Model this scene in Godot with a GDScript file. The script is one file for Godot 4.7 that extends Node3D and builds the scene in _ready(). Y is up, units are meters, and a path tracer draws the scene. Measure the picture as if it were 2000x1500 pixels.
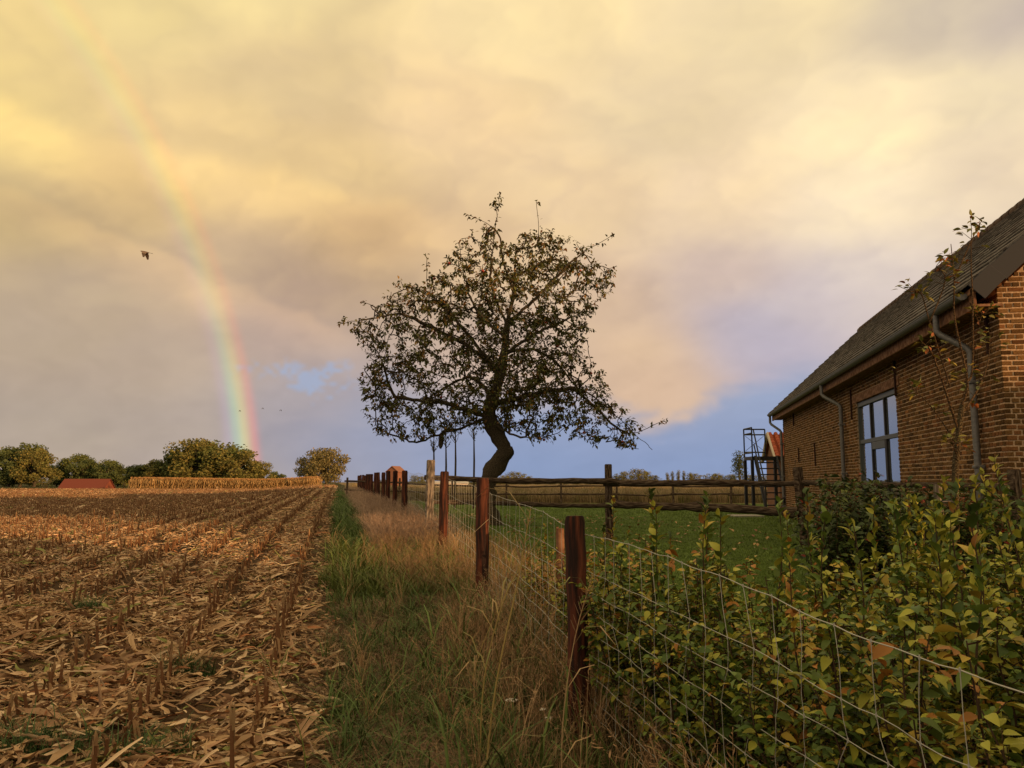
extends Node3D
# A stubble field, a stock fence, an old apple tree and a brick barn under a shower sky. x right, y up, -z away; metres.

const FX := 1.52     # the stock fence runs along x = FX - FK * distance
const FK := 0.2125
var rng := RandomNumberGenerator.new()
var M := {}
var used := {}
var nz := FastNoiseLite.new()

# ---------------------------------------------------------------- mesh builder
class MB:
	var v := PackedVector3Array()
	var n := PackedVector3Array()
	var uv := PackedVector2Array()
	var c := PackedColorArray()
	var ix := PackedInt32Array()
	func vert(p: Vector3, nn: Vector3, u: Vector2, col: Color) -> int:
		v.append(p); n.append(nn); uv.append(u); c.append(col)
		return v.size() - 1
	func tri(a: int, b: int, d: int) -> void:      # counter-clockwise seen from the front
		ix.append(a); ix.append(d); ix.append(b)
	func quad(a: Vector3, b: Vector3, d: Vector3, e: Vector3, col := Color.WHITE, us := 1.0, vs := 1.0) -> void:
		var nn := (b - a).cross(d - a).normalized()
		var k := vert(a, nn, Vector2(0, 0), col)
		vert(b, nn, Vector2(us, 0), col); vert(d, nn, Vector2(us, vs), col); vert(e, nn, Vector2(0, vs), col)
		tri(k, k + 1, k + 2); tri(k, k + 2, k + 3)
	func face3(a: Vector3, b: Vector3, d: Vector3, col := Color.WHITE) -> void:
		var nn := (b - a).cross(d - a).normalized()
		var k := vert(a, nn, Vector2(0, 0), col)
		vert(b, nn, Vector2(1, 0), col); vert(d, nn, Vector2(0.5, 1), col)
		tri(k, k + 1, k + 2)
	func box(lo: Vector3, hi: Vector3, col := Color.WHITE, t := Transform3D()) -> void:
		var p := []
		for k in 8:
			p.append(t * Vector3(hi.x if k & 1 else lo.x, hi.y if k & 2 else lo.y, hi.z if k & 4 else lo.z))
		var s := hi - lo
		quad(p[4], p[5], p[7], p[6], col, s.x, s.y); quad(p[1], p[0], p[2], p[3], col, s.x, s.y)
		quad(p[5], p[1], p[3], p[7], col, s.z, s.y); quad(p[0], p[4], p[6], p[2], col, s.z, s.y)
		quad(p[6], p[7], p[3], p[2], col, s.x, s.z); quad(p[0], p[1], p[5], p[4], col, s.x, s.z)
	func cbox(lo: Vector3, hi: Vector3, b: float, col := Color.WHITE, t := Transform3D()) -> void:   # chamfered box
		var m := (lo + hi) / 2.0
		var h := (hi - lo) / 2.0
		for ax in 3:
			var u := (ax + 1) % 3
			var w := (ax + 2) % 3
			for sg in [-1.0, 1.0]:
				var q := []
				for k in [[-1, -1], [1, -1], [1, 1], [-1, 1]]:
					var o := Vector3.ZERO
					o[ax] = sg * h[ax]; o[u] = k[0] * (h[u] - b) * sg; o[w] = k[1] * (h[w] - b)
					q.append(t * (m + o))
				quad(q[0], q[1], q[2], q[3], col, h[u] * 2.0, h[w] * 2.0)
			for k in [[1, 1], [1, -1], [-1, -1], [-1, 1]]:      # edges that run along ax
				var q := []
				for e in [[-1, 0], [1, 0], [1, 1], [-1, 1]]:
					var o := Vector3.ZERO
					o[ax] = e[0] * (h[ax] - b)
					o[u] = k[0] * (h[u] if e[1] == 0 else h[u] - b); o[w] = k[1] * (h[w] - b if e[1] == 0 else h[w])
					q.append(t * (m + o))
				if k[0] * k[1] > 0: quad(q[3], q[2], q[1], q[0], col, 1.0, 0.05)
				else: quad(q[0], q[1], q[2], q[3], col, 1.0, 0.05)
		for a in [-1.0, 1.0]:
			for d in [-1.0, 1.0]:
				for e in [-1.0, 1.0]:
					var p0: Vector3 = t * (m + Vector3(a * h.x, d * (h.y - b), e * (h.z - b)))
					var p1: Vector3 = t * (m + Vector3(a * (h.x - b), d * h.y, e * (h.z - b)))
					var p2: Vector3 = t * (m + Vector3(a * (h.x - b), d * (h.y - b), e * h.z))
					if a * d * e > 0: face3(p0, p1, p2, col)
					else: face3(p0, p2, p1, col)
	func tube(pts: PackedVector3Array, rad: PackedFloat32Array, sides := 6, col := Color.WHITE, cap := true, vscale := 1.0, wob := 0.0) -> void:
		var t0 := (pts[1] - pts[0]).normalized()
		var r := t0.cross(Vector3.RIGHT if absf(t0.x) < 0.8 else Vector3.UP).normalized()
		var first := v.size()
		var along := 0.0
		for i in pts.size():
			var tg := (pts[mini(i + 1, pts.size() - 1)] - pts[maxi(i - 1, 0)]).normalized()
			r = (r - tg * r.dot(tg)).normalized()
			var b := tg.cross(r)
			if i > 0: along += pts[i].distance_to(pts[i - 1])
			for k in sides + 1:
				var a := TAU * k / sides
				var o := r * cos(a) + b * sin(a)
				var w := 1.0 + wob * sin(a * 3.0 + i * 1.7) * 0.5 + wob * sin(a * 2.0 - i * 0.9) * 0.5
				vert(pts[i] + o * rad[i] * w, o, Vector2(float(k) / sides, along * vscale), col)
		for i in pts.size() - 1:
			for k in sides:
				var a := first + i * (sides + 1) + k
				tri(a, a + 1, a + sides + 2); tri(a, a + sides + 2, a + sides + 1)
		if cap:
			for e in [0, pts.size() - 1]:
				var sg := -1.0 if e == 0 else 1.0
				var nn: Vector3 = sg * ((pts[1] - pts[0]) if e == 0 else (pts[e] - pts[e - 1])).normalized()
				var m := vert(pts[e], nn, Vector2(0.5, along), col)
				for k in sides + 1:
					vert(v[first + e * (sides + 1) + k], nn, Vector2(float(k) / sides, along), col)
				for k in sides:
					if e == 0: tri(m, m + 2 + k, m + 1 + k)
					else: tri(m, m + 1 + k, m + 2 + k)
	func strip(pts: PackedVector3Array, wid: PackedFloat32Array, side: Vector3, col: Color, col2: Color, fold := 0.0) -> void:  # a blade; with fold, a leaf with a midrib
		var first := v.size()
		var cnt := pts.size()
		for i in cnt:
			var tg := (pts[mini(i + 1, cnt - 1)] - pts[maxi(i - 1, 0)]).normalized()
			var s := (side - tg * side.dot(tg)).normalized()
			var nn := s.cross(tg)
			var cc := col.lerp(col2, float(i) / (cnt - 1))
			if fold != 0.0:
				var up := nn * fold * wid[i]
				vert(pts[i] - s * wid[i] + up, (nn + s * fold).normalized(), Vector2(0, float(i) / (cnt - 1)), cc)
				vert(pts[i], nn, Vector2(0.5, float(i) / (cnt - 1)), cc)
				vert(pts[i] + s * wid[i] + up, (nn - s * fold).normalized(), Vector2(1, float(i) / (cnt - 1)), cc)
			else:
				vert(pts[i] - s * wid[i], (nn - s * 0.3).normalized(), Vector2(0, float(i) / (cnt - 1)), cc)
				vert(pts[i] + s * wid[i], (nn + s * 0.3).normalized(), Vector2(1, float(i) / (cnt - 1)), cc)
		var st := 3 if fold != 0.0 else 2
		for i in cnt - 1:
			for k in st - 1:
				var a := first + i * st + k
				tri(a, a + 1, a + st + 1); tri(a, a + st + 1, a + st)
	func mesh() -> ArrayMesh:
		var a := []
		a.resize(Mesh.ARRAY_MAX)
		a[Mesh.ARRAY_VERTEX] = v; a[Mesh.ARRAY_NORMAL] = n; a[Mesh.ARRAY_TEX_UV] = uv; a[Mesh.ARRAY_COLOR] = c; a[Mesh.ARRAY_INDEX] = ix
		var m := ArrayMesh.new()
		m.add_surface_from_arrays(Mesh.PRIMITIVE_TRIANGLES, a)
		return m

# ---------------------------------------------------------------- naming and tagging
func numbered(s: String) -> String:
	var k: int = used.get(s, 0)
	used[s] = k + 1
	return s if k == 0 else "%s_%03d" % [s, k]

func tag(o: Node, label: String, category: String, group := "", kind := "") -> void:
	if label: o.set_meta("label", label)
	if category: o.set_meta("category", category)
	if group: o.set_meta("group", group)
	if kind: o.set_meta("kind", kind)

func thing(called: String, label: String, category: String, at := Vector3.ZERO, group := "", turn := 0.0) -> Node3D:
	var o := Node3D.new()
	o.name = numbered(called)
	add_child(o)
	o.position = at
	o.rotation.y = turn
	tag(o, label, category, group)
	return o

func part(parent: Node3D, called: String, mesh: Mesh, mat: Material, t := Transform3D()) -> MeshInstance3D:
	var o := MeshInstance3D.new()
	o.name = called if parent != self else numbered(called)
	o.mesh = mesh
	o.material_override = mat
	o.transform = t
	parent.add_child(o, true)
	return o

func copies(parent: Node3D, called: String, mesh: Mesh, mat: Material, where: Array, tint: PackedColorArray) -> MultiMeshInstance3D:
	var mm := MultiMesh.new()
	mm.transform_format = MultiMesh.TRANSFORM_3D
	mm.use_colors = true
	mm.mesh = mesh
	mm.instance_count = where.size()
	for i in where.size():
		mm.set_instance_transform(i, where[i])
		mm.set_instance_color(i, tint[i])
	var o := MultiMeshInstance3D.new()
	o.name = called if parent != self else numbered(called)
	o.multimesh = mm
	o.material_override = mat
	parent.add_child(o, true)
	o.set_meta("kind", "stuff")
	return o

func copy(src: Node3D, label: String, at: Vector3, turn: float, size := 1.0, group := "") -> Node3D:
	var r: Node3D = src.duplicate()
	r.name = numbered(String(src.name).rstrip("0123456789").rstrip("_"))
	add_child(r)
	r.position = at
	r.rotation.y = turn
	r.scale = Vector3.ONE * size
	if label: r.set_meta("label", label)
	if group: r.set_meta("group", group)
	return r

# ---------------------------------------------------------------- materials
func rnd(a: float, b: float) -> float:
	return rng.randf_range(a, b)

func lin(r: float, g: float, b: float) -> Color:       # a linear base colour for albedo_color
	return Color(r, g, b).linear_to_srgb()

func noise_tex(freq: float, ramp: Array, oct := 4, size := 512, kind := FastNoiseLite.TYPE_SIMPLEX_SMOOTH, seed_ := 1, normal := 0.0) -> NoiseTexture2D:
	var f := FastNoiseLite.new()
	f.noise_type = kind
	f.frequency = freq
	f.fractal_octaves = oct
	f.seed = seed_
	var t := NoiseTexture2D.new()
	t.width = size; t.height = size
	t.seamless = true
	t.noise = f
	if normal > 0.0:
		t.as_normal_map = true
		t.bump_strength = normal
	elif ramp:
		var g := Gradient.new()
		var offs := PackedFloat32Array()
		var cols := PackedColorArray()
		for k in ramp:
			offs.append(k[0]); cols.append(Color(k[1], k[2], k[3]).linear_to_srgb())
		g.offsets = offs; g.colors = cols
		t.color_ramp = g
	return t

func mat(called: String, col: Color, rough := 0.85, spec := 0.4) -> StandardMaterial3D:
	var m := StandardMaterial3D.new()
	m.resource_name = called
	m.albedo_color = col
	m.roughness = rough
	m.metallic_specular = spec
	M[called] = m
	return m

func leafmat(called: String, rough: float, back: float) -> StandardMaterial3D:
	var m := mat(called, Color.WHITE, rough, 0.35)
	m.vertex_color_use_as_albedo = true
	m.backlight_enabled = true
	m.backlight = Color(back, back, back)
	return m

func tri_tex(m: StandardMaterial3D, tex: Texture2D, scale: float, world := true, bump: Texture2D = null, depth := 0.0) -> void:
	m.albedo_texture = tex
	m.uv1_triplanar = true
	m.uv1_world_triplanar = world
	m.uv1_scale = Vector3.ONE * scale
	if bump:
		m.heightmap_enabled = true
		m.heightmap_texture = bump
		m.heightmap_scale = depth

func make_materials() -> void:
	var m := mat("soil", Color.WHITE, 0.95, 0.2)
	m.vertex_color_use_as_albedo = true
	tri_tex(m, noise_tex(0.02, [[0.2, 0.55, 0.5, 0.48], [0.5, 0.95, 0.95, 0.95], [0.8, 1.3, 1.25, 1.15]], 5), 0.7, true, noise_tex(0.03, [], 5, 512, FastNoiseLite.TYPE_SIMPLEX, 4), 3.0)
	# creosoted round posts: reddish brown with dark runs along the grain (uv: round, along)
	m = mat("red_wood", Color.WHITE, 0.75, 0.35)
	m.albedo_texture = noise_tex(0.012, [[0.25, 0.022, 0.010, 0.008], [0.45, 0.05, 0.017, 0.010], [0.62, 0.095, 0.027, 0.014], [0.8, 0.14, 0.045, 0.022]], 5, 512, FastNoiseLite.TYPE_SIMPLEX, 11)
	m.uv1_scale = Vector3(1.0, 0.22, 1)
	m.heightmap_enabled = true
	m.heightmap_texture = noise_tex(0.02, [], 4, 512, FastNoiseLite.TYPE_SIMPLEX, 12)
	m.heightmap_scale = 0.6
	m = mat("old_wood", Color.WHITE, 0.9, 0.2)
	m.albedo_texture = noise_tex(0.014, [[0.2, 0.03, 0.02, 0.015], [0.5, 0.085, 0.06, 0.042], [0.8, 0.17, 0.13, 0.095]], 5, 512, FastNoiseLite.TYPE_SIMPLEX, 21)
	m.uv1_scale = Vector3(2.0, 0.5, 1)
	m.heightmap_enabled = true
	m.heightmap_texture = noise_tex(0.02, [], 4, 512, FastNoiseLite.TYPE_SIMPLEX, 22)
	m.heightmap_scale = 1.0
	m = mat("grey_wood", Color.WHITE, 0.9, 0.2)
	m.albedo_texture = noise_tex(0.014, [[0.2, 0.07, 0.06, 0.05], [0.5, 0.17, 0.14, 0.115], [0.8, 0.3, 0.26, 0.21]], 5, 512, FastNoiseLite.TYPE_SIMPLEX, 23)
	m.uv1_scale = Vector3(2.0, 0.5, 1)
	m = mat("bark", Color.WHITE, 0.92, 0.15)
	m.vertex_color_use_as_albedo = true
	tri_tex(m, noise_tex(0.03, [[0.25, 0.04, 0.033, 0.024], [0.5, 0.1, 0.08, 0.055], [0.75, 0.18, 0.155, 0.1]], 5, 512, FastNoiseLite.TYPE_SIMPLEX, 31), 2.2, true, noise_tex(0.035, [], 4, 512, FastNoiseLite.TYPE_SIMPLEX, 32), 3.0)
	m = mat("twig", Color.WHITE, 0.85, 0.25)
	m.vertex_color_use_as_albedo = true
	leafmat("leaf", 0.5, 0.5)
	leafmat("blade", 0.6, 0.45)
	leafmat("litter", 0.75, 0.25)
	leafmat("far_leaf", 0.8, 0.3)
	m = mat("stalk", Color.WHITE, 0.8, 0.25)
	m.vertex_color_use_as_albedo = true
	m = mat("brick", Color.WHITE, 0.9, 0.2)
	m.vertex_color_use_as_albedo = true
	tri_tex(m, noise_tex(0.03, [[0.2, 0.6, 0.55, 0.5], [0.5, 1.0, 1.0, 1.0], [0.8, 1.25, 1.25, 1.2]], 5, 512, FastNoiseLite.TYPE_SIMPLEX, 41), 2.5, true, noise_tex(0.06, [], 4, 512, FastNoiseLite.TYPE_SIMPLEX, 42), 0.5)
	m = mat("mortar", Color.WHITE, 0.95, 0.2)
	tri_tex(m, noise_tex(0.04, [[0.2, 0.36, 0.24, 0.14], [0.5, 0.5, 0.35, 0.22], [0.8, 0.6, 0.44, 0.3]], 5, 512, FastNoiseLite.TYPE_SIMPLEX, 43), 1.2)
	m = mat("roof_tile", Color.WHITE, 0.85, 0.3)
	m.vertex_color_use_as_albedo = true
	tri_tex(m, noise_tex(0.03, [[0.2, 0.55, 0.55, 0.55], [0.5, 0.95, 0.95, 0.95], [0.8, 1.35, 1.35, 1.25]], 5, 512, FastNoiseLite.TYPE_SIMPLEX, 44), 1.3)
	m = mat("fascia_wood", Color.WHITE, 0.8, 0.3)
	tri_tex(m, noise_tex(0.02, [[0.2, 0.13, 0.06, 0.03], [0.5, 0.22, 0.11, 0.06], [0.8, 0.3, 0.17, 0.1]], 4, 256, FastNoiseLite.TYPE_SIMPLEX, 45), 1.5)
	m = mat("zinc", lin(0.2, 0.2, 0.195), 0.55, 0.45)
	m.metallic = 0.35
	tri_tex(m, noise_tex(0.03, [[0.2, 0.7, 0.72, 0.75], [0.5, 0.95, 0.95, 0.95], [0.8, 1.1, 1.1, 1.1]], 4, 256, FastNoiseLite.TYPE_SIMPLEX, 46), 2.0)
	mat("wire", lin(0.45, 0.45, 0.4), 0.55, 0.4).metallic = 0.25
	mat("dark_metal", lin(0.02, 0.022, 0.028), 0.5, 0.5).metallic = 0.3
	mat("iron", lin(0.045, 0.02, 0.014), 0.85, 0.3)
	mat("window_frame", lin(0.085, 0.095, 0.09), 0.5, 0.4)
	mat("window_frame_dark", lin(0.02, 0.018, 0.016), 0.6, 0.4)
	m = mat("glass", Color(0.62, 0.66, 0.7, 0.3), 0.02, 0.6)
	m.transparency = BaseMaterial3D.TRANSPARENCY_ALPHA
	m.metallic = 0.75
	m = mat("slate", lin(0.032, 0.035, 0.042), 0.7, 0.4)
	m = mat("plaster", lin(0.55, 0.48, 0.38), 0.9, 0.2)
	m = mat("concrete", lin(0.38, 0.36, 0.32), 0.9, 0.2)
	m = mat("feather", Color.WHITE, 0.8, 0.2)
	m.vertex_color_use_as_albedo = true
	m = mat("red_roof", Color.WHITE, 0.85, 0.3)
	m.vertex_color_use_as_albedo = true
	mat("apple_skin", lin(0.35, 0.045, 0.03), 0.35, 0.5)

# ---------------------------------------------------------------- terrain
func prof(a: PackedVector2Array, d: float) -> float:
	if d <= a[0].x: return a[0].y
	for i in a.size() - 1:
		if d < a[i + 1].x:
			var t := (d - a[i].x) / (a[i + 1].x - a[i].x)
			return lerpf(a[i].y, a[i + 1].y, t * t * (3.0 - 2.0 * t) * 0.5 + t * 0.5)
	return a[a.size() - 1].y

var P_FENCE := PackedVector2Array([Vector2(0, 0.0), Vector2(5.2, 0.1), Vector2(8.6, 0.31), Vector2(11.8, 0.47), Vector2(18.4, 0.62), Vector2(30, 0.68), Vector2(70, 0.85), Vector2(160, 1.0), Vector2(400, 0.9), Vector2(4000, 1.0)])
var P_FIELD := PackedVector2Array([Vector2(0, 0.0), Vector2(5, 0.06), Vector2(9, 0.18), Vector2(14, 0.24), Vector2(25, 0.26), Vector2(60, 0.24), Vector2(140, 0.3), Vector2(170, 0.25), Vector2(500, 0.2), Vector2(4000, 0.9)])
var P_LAWN := PackedVector2Array([Vector2(0, 0.0), Vector2(5, 0.06), Vector2(9, 0.3), Vector2(13, 0.46), Vector2(20, 0.5), Vector2(44, 0.5), Vector2(150, 0.5), Vector2(4000, 1.0)])

func side_of_fence(x: float, z: float) -> float:
	return x - (FX + FK * z)

func ground(x: float, z: float) -> float:
	var d := -z
	var s := side_of_fence(x, z)
	var f := prof(P_FENCE, d)
	if s < -1.5: f = lerpf(f, prof(P_FIELD, d), smoothstep(-2.0, -16.0, s))
	elif s > 0.3: f = lerpf(f, prof(P_LAWN, d), smoothstep(0.3, 5.0, s))
	var near := 1.0 / (1.0 + absf(d) * 0.02)
	if s < -1.6: f += nz.get_noise_2d(x * 28.0, z * 28.0) * 0.035 * near
	else: f += nz.get_noise_2d(x * 14.0, z * 14.0) * 0.03 * near
	return f

func on_ground(x: float, z: float, lift := 0.0) -> Vector3:
	return Vector3(x, ground(x, z) + lift, z)

func make_ground() -> void:
	var mb := MB.new()
	var ds := []
	var d := -60.0
	while d < 4200.0:
		ds.append(d)
		d += 6.0 if d < -6.0 else (0.3 if d < 14.0 else (0.7 if d < 30.0 else (2.5 if d < 70.0 else maxf(6.0, d * 0.08))))
	var ss := []
	var s := -2600.0
	while s < 2600.0:
		ss.append(s)
		var a := absf(s + 1.0)
		s += 0.25 if a < 4.0 else (0.8 if a < 12.0 else maxf(1.5, a * 0.13))
	var cols := ss.size()
	for i in ds.size():
		for j in cols:
			var z: float = -ds[i]
			var x: float = ss[j] + FX + FK * z
			var k: float = nz.get_noise_2d(x * 3.0 + 90.0, z * 3.0) * 0.4
			var sj: float = ss[j] + k
			var dd: float = ds[i]
			var col: Color
			var soil := Color(0.085, 0.052, 0.03)
			var verge := Color(0.055, 0.06, 0.02)
			var lawn := Color(0.092, 0.142, 0.027)
			var meadow := Color(0.25, 0.185, 0.1)
			if sj < 0.0:
				col = soil.lerp(verge, smoothstep(-1.75, -1.35, sj))
				if dd > 150.0: col = verge
			else:
				col = verge.lerp(lawn, smoothstep(0.8, 2.4, sj))
				col = col.lerp(meadow, smoothstep(41.0, 45.0, dd + k * 3.0))
				if sj > 0.3 and sj < 2.4 and dd < 9.0: col = soil.lerp(verge, 0.3)
			var e := 0.4
			var nn := Vector3(ground(x - e, z) - ground(x + e, z), 2.0 * e, ground(x, z - e) - ground(x, z + e)).normalized()
			mb.vert(Vector3(x, ground(x, z), z), nn, Vector2(x, z), col)
	for i in ds.size() - 1:
		for j in cols - 1:
			var a := i * cols + j
			mb.tri(a, a + 1, a + cols + 1); mb.tri(a, a + cols + 1, a + cols)
	var o := part(self, "ground", mb.mesh(), M.soil)
	o.set_meta("kind", "structure")

# ---------------------------------------------------------------- sky: shower clouds lit by a low sun, a clear blue band beneath them, a rainbow
# colours of the cloud deck met at some directions: azimuth, elevation (degrees), sRGB
var SKY := [[-33.7,27.4,225,199,133],[-26.6,29.2,226,204,140],[-18.4,30.6,228,206,146],[0.0,30.8,240,216,158],[18.4,29.2,234,213,163],[29.5,27.7,205,190,160],[33.0,26.0,190,176,160],[-33.2,20.3,226,200,132],[-21.3,21.1,232,202,140],[-14.6,20.3,226,196,136],[-3.7,24.2,233,203,152],[11.1,23.8,225,203,158],[25.2,22.1,248,226,176],[32.0,22.3,232,214,172],[31.4,18.6,225,205,170],[-32.8,15.1,192,168,122],[-25.9,17.4,205,176,124],[-10.9,16.1,192,162,120],[-1.8,15.7,214,184,140],[5.5,19.1,230,202,154],[14.5,18.6,240,214,168],[24.3,17.0,246,226,184],[-16.2,26.5,215,190,140],[-28.4,10.8,180,160,132],[-21.0,12.7,205,178,140],[-15.0,11.8,184,158,130],[-30.7,8.1,178,160,134],[-23.8,7.2,176,158,136],[-16.9,9.6,176,156,142],[9.0,8.5,214,184,146],[15.0,13.2,208,186,164],[20.9,11.4,196,184,180],[17.5,8.2,172,166,178],[6.5,12.1,208,180,146],[-29.3,2.5,172,158,138],[-22.1,3.0,172,158,140],[-14.7,3.2,160,155,156],[-13.4,4.9,164,156,156],[0.0,8.0,196,172,150],[10.3,6.4,208,178,146],[16.6,10.3,176,170,178],[24.1,12.5,214,200,184],[-20.4,0.4,168,156,146],[-31.8,0.4,170,156,140]]

func to_lin(r: float, g: float, b: float) -> Vector3:
	var c := Color(r / 255.0, g / 255.0, b / 255.0).srgb_to_linear()
	return Vector3(c.r, c.g, c.b)

func curve_at(a: Array, x: float) -> float:
	if x <= a[0][0]: return a[0][1]
	for i in a.size() - 1:
		if x < a[i + 1][0]:
			return lerpf(a[i][1], a[i + 1][1], smoothstep(0.0, 1.0, (x - a[i][0]) / (a[i + 1][0] - a[i][0])))
	return a[a.size() - 1][1]

func make_sky() -> Image:
	# the broad colours, one value for each degree
	var w0 := 360
	var h0 := 94
	var base := Image.create_empty(w0, h0, false, Image.FORMAT_RGBF)
	var pts := []
	for p in SKY: pts.append([p[0], p[1], to_lin(p[2], p[3], p[4])])
	var low := to_lin(150, 146, 158)
	var mid := to_lin(196, 172, 145)
	var high := to_lin(232, 207, 156)
	for j in h0:
		var el := float(j) - 3.0
		var bg := low.lerp(mid, smoothstep(1.0, 11.0, el)).lerp(high, smoothstep(11.0, 26.0, el))
		for i in w0:
			var az := i - 180.0 + 0.5
			var sum := Vector3.ZERO
			var tot := 0.0
			for p in pts:
				var da: float = az - p[0]
				if da > 180.0: da -= 360.0
				elif da < -180.0: da += 360.0
				var q: float = da * da * 0.6 + (el - p[1]) * (el - p[1]) * 1.6 + 7.0
				var wt := 1.0 / (q * q)
				sum += wt * (p[2] as Vector3)
				tot += wt
			sum += bg * 4.0e-5
			tot += 4.0e-5
			var c := sum / tot
			base.set_pixel(i, j, Color(c.x, c.y, c.z))
	var W := 1536
	var H := 768
	base.resize(W, int(h0 * W / 360.0), Image.INTERPOLATE_CUBIC)
	var fb := FastNoiseLite.new()
	fb.noise_type = FastNoiseLite.TYPE_SIMPLEX_SMOOTH
	fb.fractal_octaves = 5
	fb.frequency = 0.9
	fb.seed = 5
	var fs := FastNoiseLite.new()
	fs.noise_type = FastNoiseLite.TYPE_SIMPLEX_SMOOTH
	fs.fractal_octaves = 4
	fs.frequency = 1.0
	fs.seed = 9
	var edge := [[-30.0, 1.0], [-16.0, 3.0], [-10.0, 5.6], [-3.6, 6.0], [3.6, 5.6], [7.5, 4.8], [9.9, 4.3], [12.0, 4.8], [13.8, 5.6], [14.9, 6.0], [17.0, 6.6], [20.0, 7.4], [40.0, 7.0], [70.0, 4.0], [110.0, 2.0]]
	var streak1 := [[-44.0, 25.5], [-33.3, 21.6], [-29.9, 20.7], [-24.5, 20.2], [-18.0, 19.6], [-9.2, 18.4], [-3.7, 17.2]]
	var streak2 := [[-34.0, 17.0], [-24.2, 14.4], [-20.3, 12.6], [-15.6, 11.2], [-10.8, 9.6]]
	var blue_low := to_lin(122, 146, 187)
	var blue_up := to_lin(146, 161, 190)
	var anti := Vector3(sin(deg_to_rad(-59.3)) * cos(deg_to_rad(-3.0)), sin(deg_to_rad(-3.0)), -cos(deg_to_rad(-59.3)) * cos(deg_to_rad(-3.0)))
	var img := Image.create_empty(W, H, false, Image.FORMAT_RGBF)
	var bh := base.get_height()
	for j in H:
		var el := 90.0 - (j + 0.5) * 180.0 / H
		if el < -3.0:
			for i in W: img.set_pixel(i, j, Color(0.16, 0.14, 0.12))
			continue
		var bj := clampi(int((el + 3.0) / h0 * bh), 0, bh - 1)
		var ce := cos(deg_to_rad(el))
		var se := sin(deg_to_rad(el))
		for i in W:
			var az := (i + 0.5) * 360.0 / W - 180.0
			var dir := Vector3(sin(deg_to_rad(az)) * ce, se, -cos(deg_to_rad(az)) * ce)
			var bc := base.get_pixel(i, bj)
			var c := Vector3(bc.r, bc.g, bc.b)
			var q := dir / (maxf(dir.y, 0.0) + 0.35)
			var n1 := fb.get_noise_3d(q.x * 2.0, q.z * 2.0, 0.0)
			var n2 := fs.get_noise_3d(q.x * 5.0 + n1, q.z * 5.0 - q.x * 3.0, n1 * 2.0)
			var n3 := fs.get_noise_3d(q.x * 14.0 + n1 * 2.0, q.z * 14.0 - q.x * 8.0, 5.0 + n1)
			c *= Vector3(1.0, 0.985, 1.06) * (1.0 + n1 * 0.10 + n2 * 0.055 + n3 * 0.022)
			c.z *= 1.0 - n1 * 0.05
			# ragged billows, strongest where the deck is high
			var bil := absf(fb.get_noise_3d(q.x * 4.5 + n2 * 0.3, q.z * 4.5, 9.0)) * 2.0
			c *= 1.0 + (bil - 0.35) * 0.11 * smoothstep(6.0, 16.0, el)
			c.z *= 1.0 - (bil - 0.35) * 0.06 * smoothstep(6.0, 16.0, el)
			# lit ragged streaks on the underside of the deck
			var e1 := el - curve_at(streak1, az) + n2 * 0.7 + n1 * 0.6
			var k1 := smoothstep(1.6, 0.0, e1) * smoothstep(-4.5, -0.2, e1) * smoothstep(-60.0, -40.0, az) * smoothstep(-1.0, -8.0, az)
			c = c.lerp(c * Vector3(1.2, 1.165, 1.05), k1)
			var k3 := smoothstep(-3.0, -5.0, e1) * smoothstep(-9.0, -6.0, e1) * smoothstep(-50.0, -34.0, az) * smoothstep(2.0, -8.0, az)
			c = c.lerp(c * 0.93, k3)
			var e2 := el - curve_at(streak2, az) + n2 * 0.7 + n1 * 0.5
			var k2 := smoothstep(0.9, 0.0, e2) * smoothstep(-3.0, -0.1, e2) * smoothstep(-40.0, -28.0, az) * smoothstep(-8.0, -14.0, az)
			c = c.lerp(c * Vector3(1.2, 1.16, 1.08), k2)
			# clear air under the deck
			var eb := el - curve_at(edge, az) + n1 * 1.6 + n2 * 0.8
			var soft := lerpf(2.6, 1.2, smoothstep(12.0, 3.0, absf(az - 9.0)))
			var kb := smoothstep(soft, -soft, eb) * smoothstep(-22.0, 2.0, az) * smoothstep(100.0, 60.0, az)
			c = c.lerp(blue_low.lerp(blue_up, smoothstep(1.0, 7.0, el)) * (1.0 + n2 * 0.05), kb * 0.88)
			var gx := (az + 13.2) / 4.3
			var gy := (el - 7.35 - n2 * 1.1 + 0.25 * sin(az * 1.7)) / (0.8 + n1 * 0.8)
			var gap := smoothstep(1.4, -0.4, gx * gx + gy * gy + n2 * 2.6 + fs.get_noise_2d(az * 1.3, el * 3.0) * 1.6)
			c = c.lerp(Vector3(0.30, 0.42, 0.64), gap * 0.55)
			# rainbow, 42 degrees round the point opposite the sun
			var th := rad_to_deg(acos(clampf(dir.dot(anti), -1.0, 1.0)))
			if th > 36.0 and th < 44.5 and az < 10.0:
				var t := (th - 40.7) / 1.8
				var s := lerpf(1.15, 0.3, smoothstep(1.0, 13.0, el)) * lerpf(1.0, 0.7, smoothstep(16.0, 30.0, el))
				var red := exp(-pow((t - 0.86) / 0.17, 2.0))
				var yel := exp(-pow((t - 0.55) / 0.2, 2.0))
				var grn := exp(-pow((t - 0.28) / 0.2, 2.0))
				var vio := exp(-pow((t + 0.02) / 0.2, 2.0))
				c += s * (red * Vector3(0.19, -0.015, -0.03) + yel * Vector3(0.19, 0.15, -0.02) + grn * Vector3(0.02, 0.15, 0.07) + vio * Vector3(0.03, 0.02, 0.07))
				c *= 1.0 + 0.05 * s * smoothstep(0.3, -0.5, t) * smoothstep(36.0, 38.0, th)
			img.set_pixel(i, j, Color(maxf(c.x, 0.01), maxf(c.y, 0.01), maxf(c.z, 0.01)))
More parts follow.
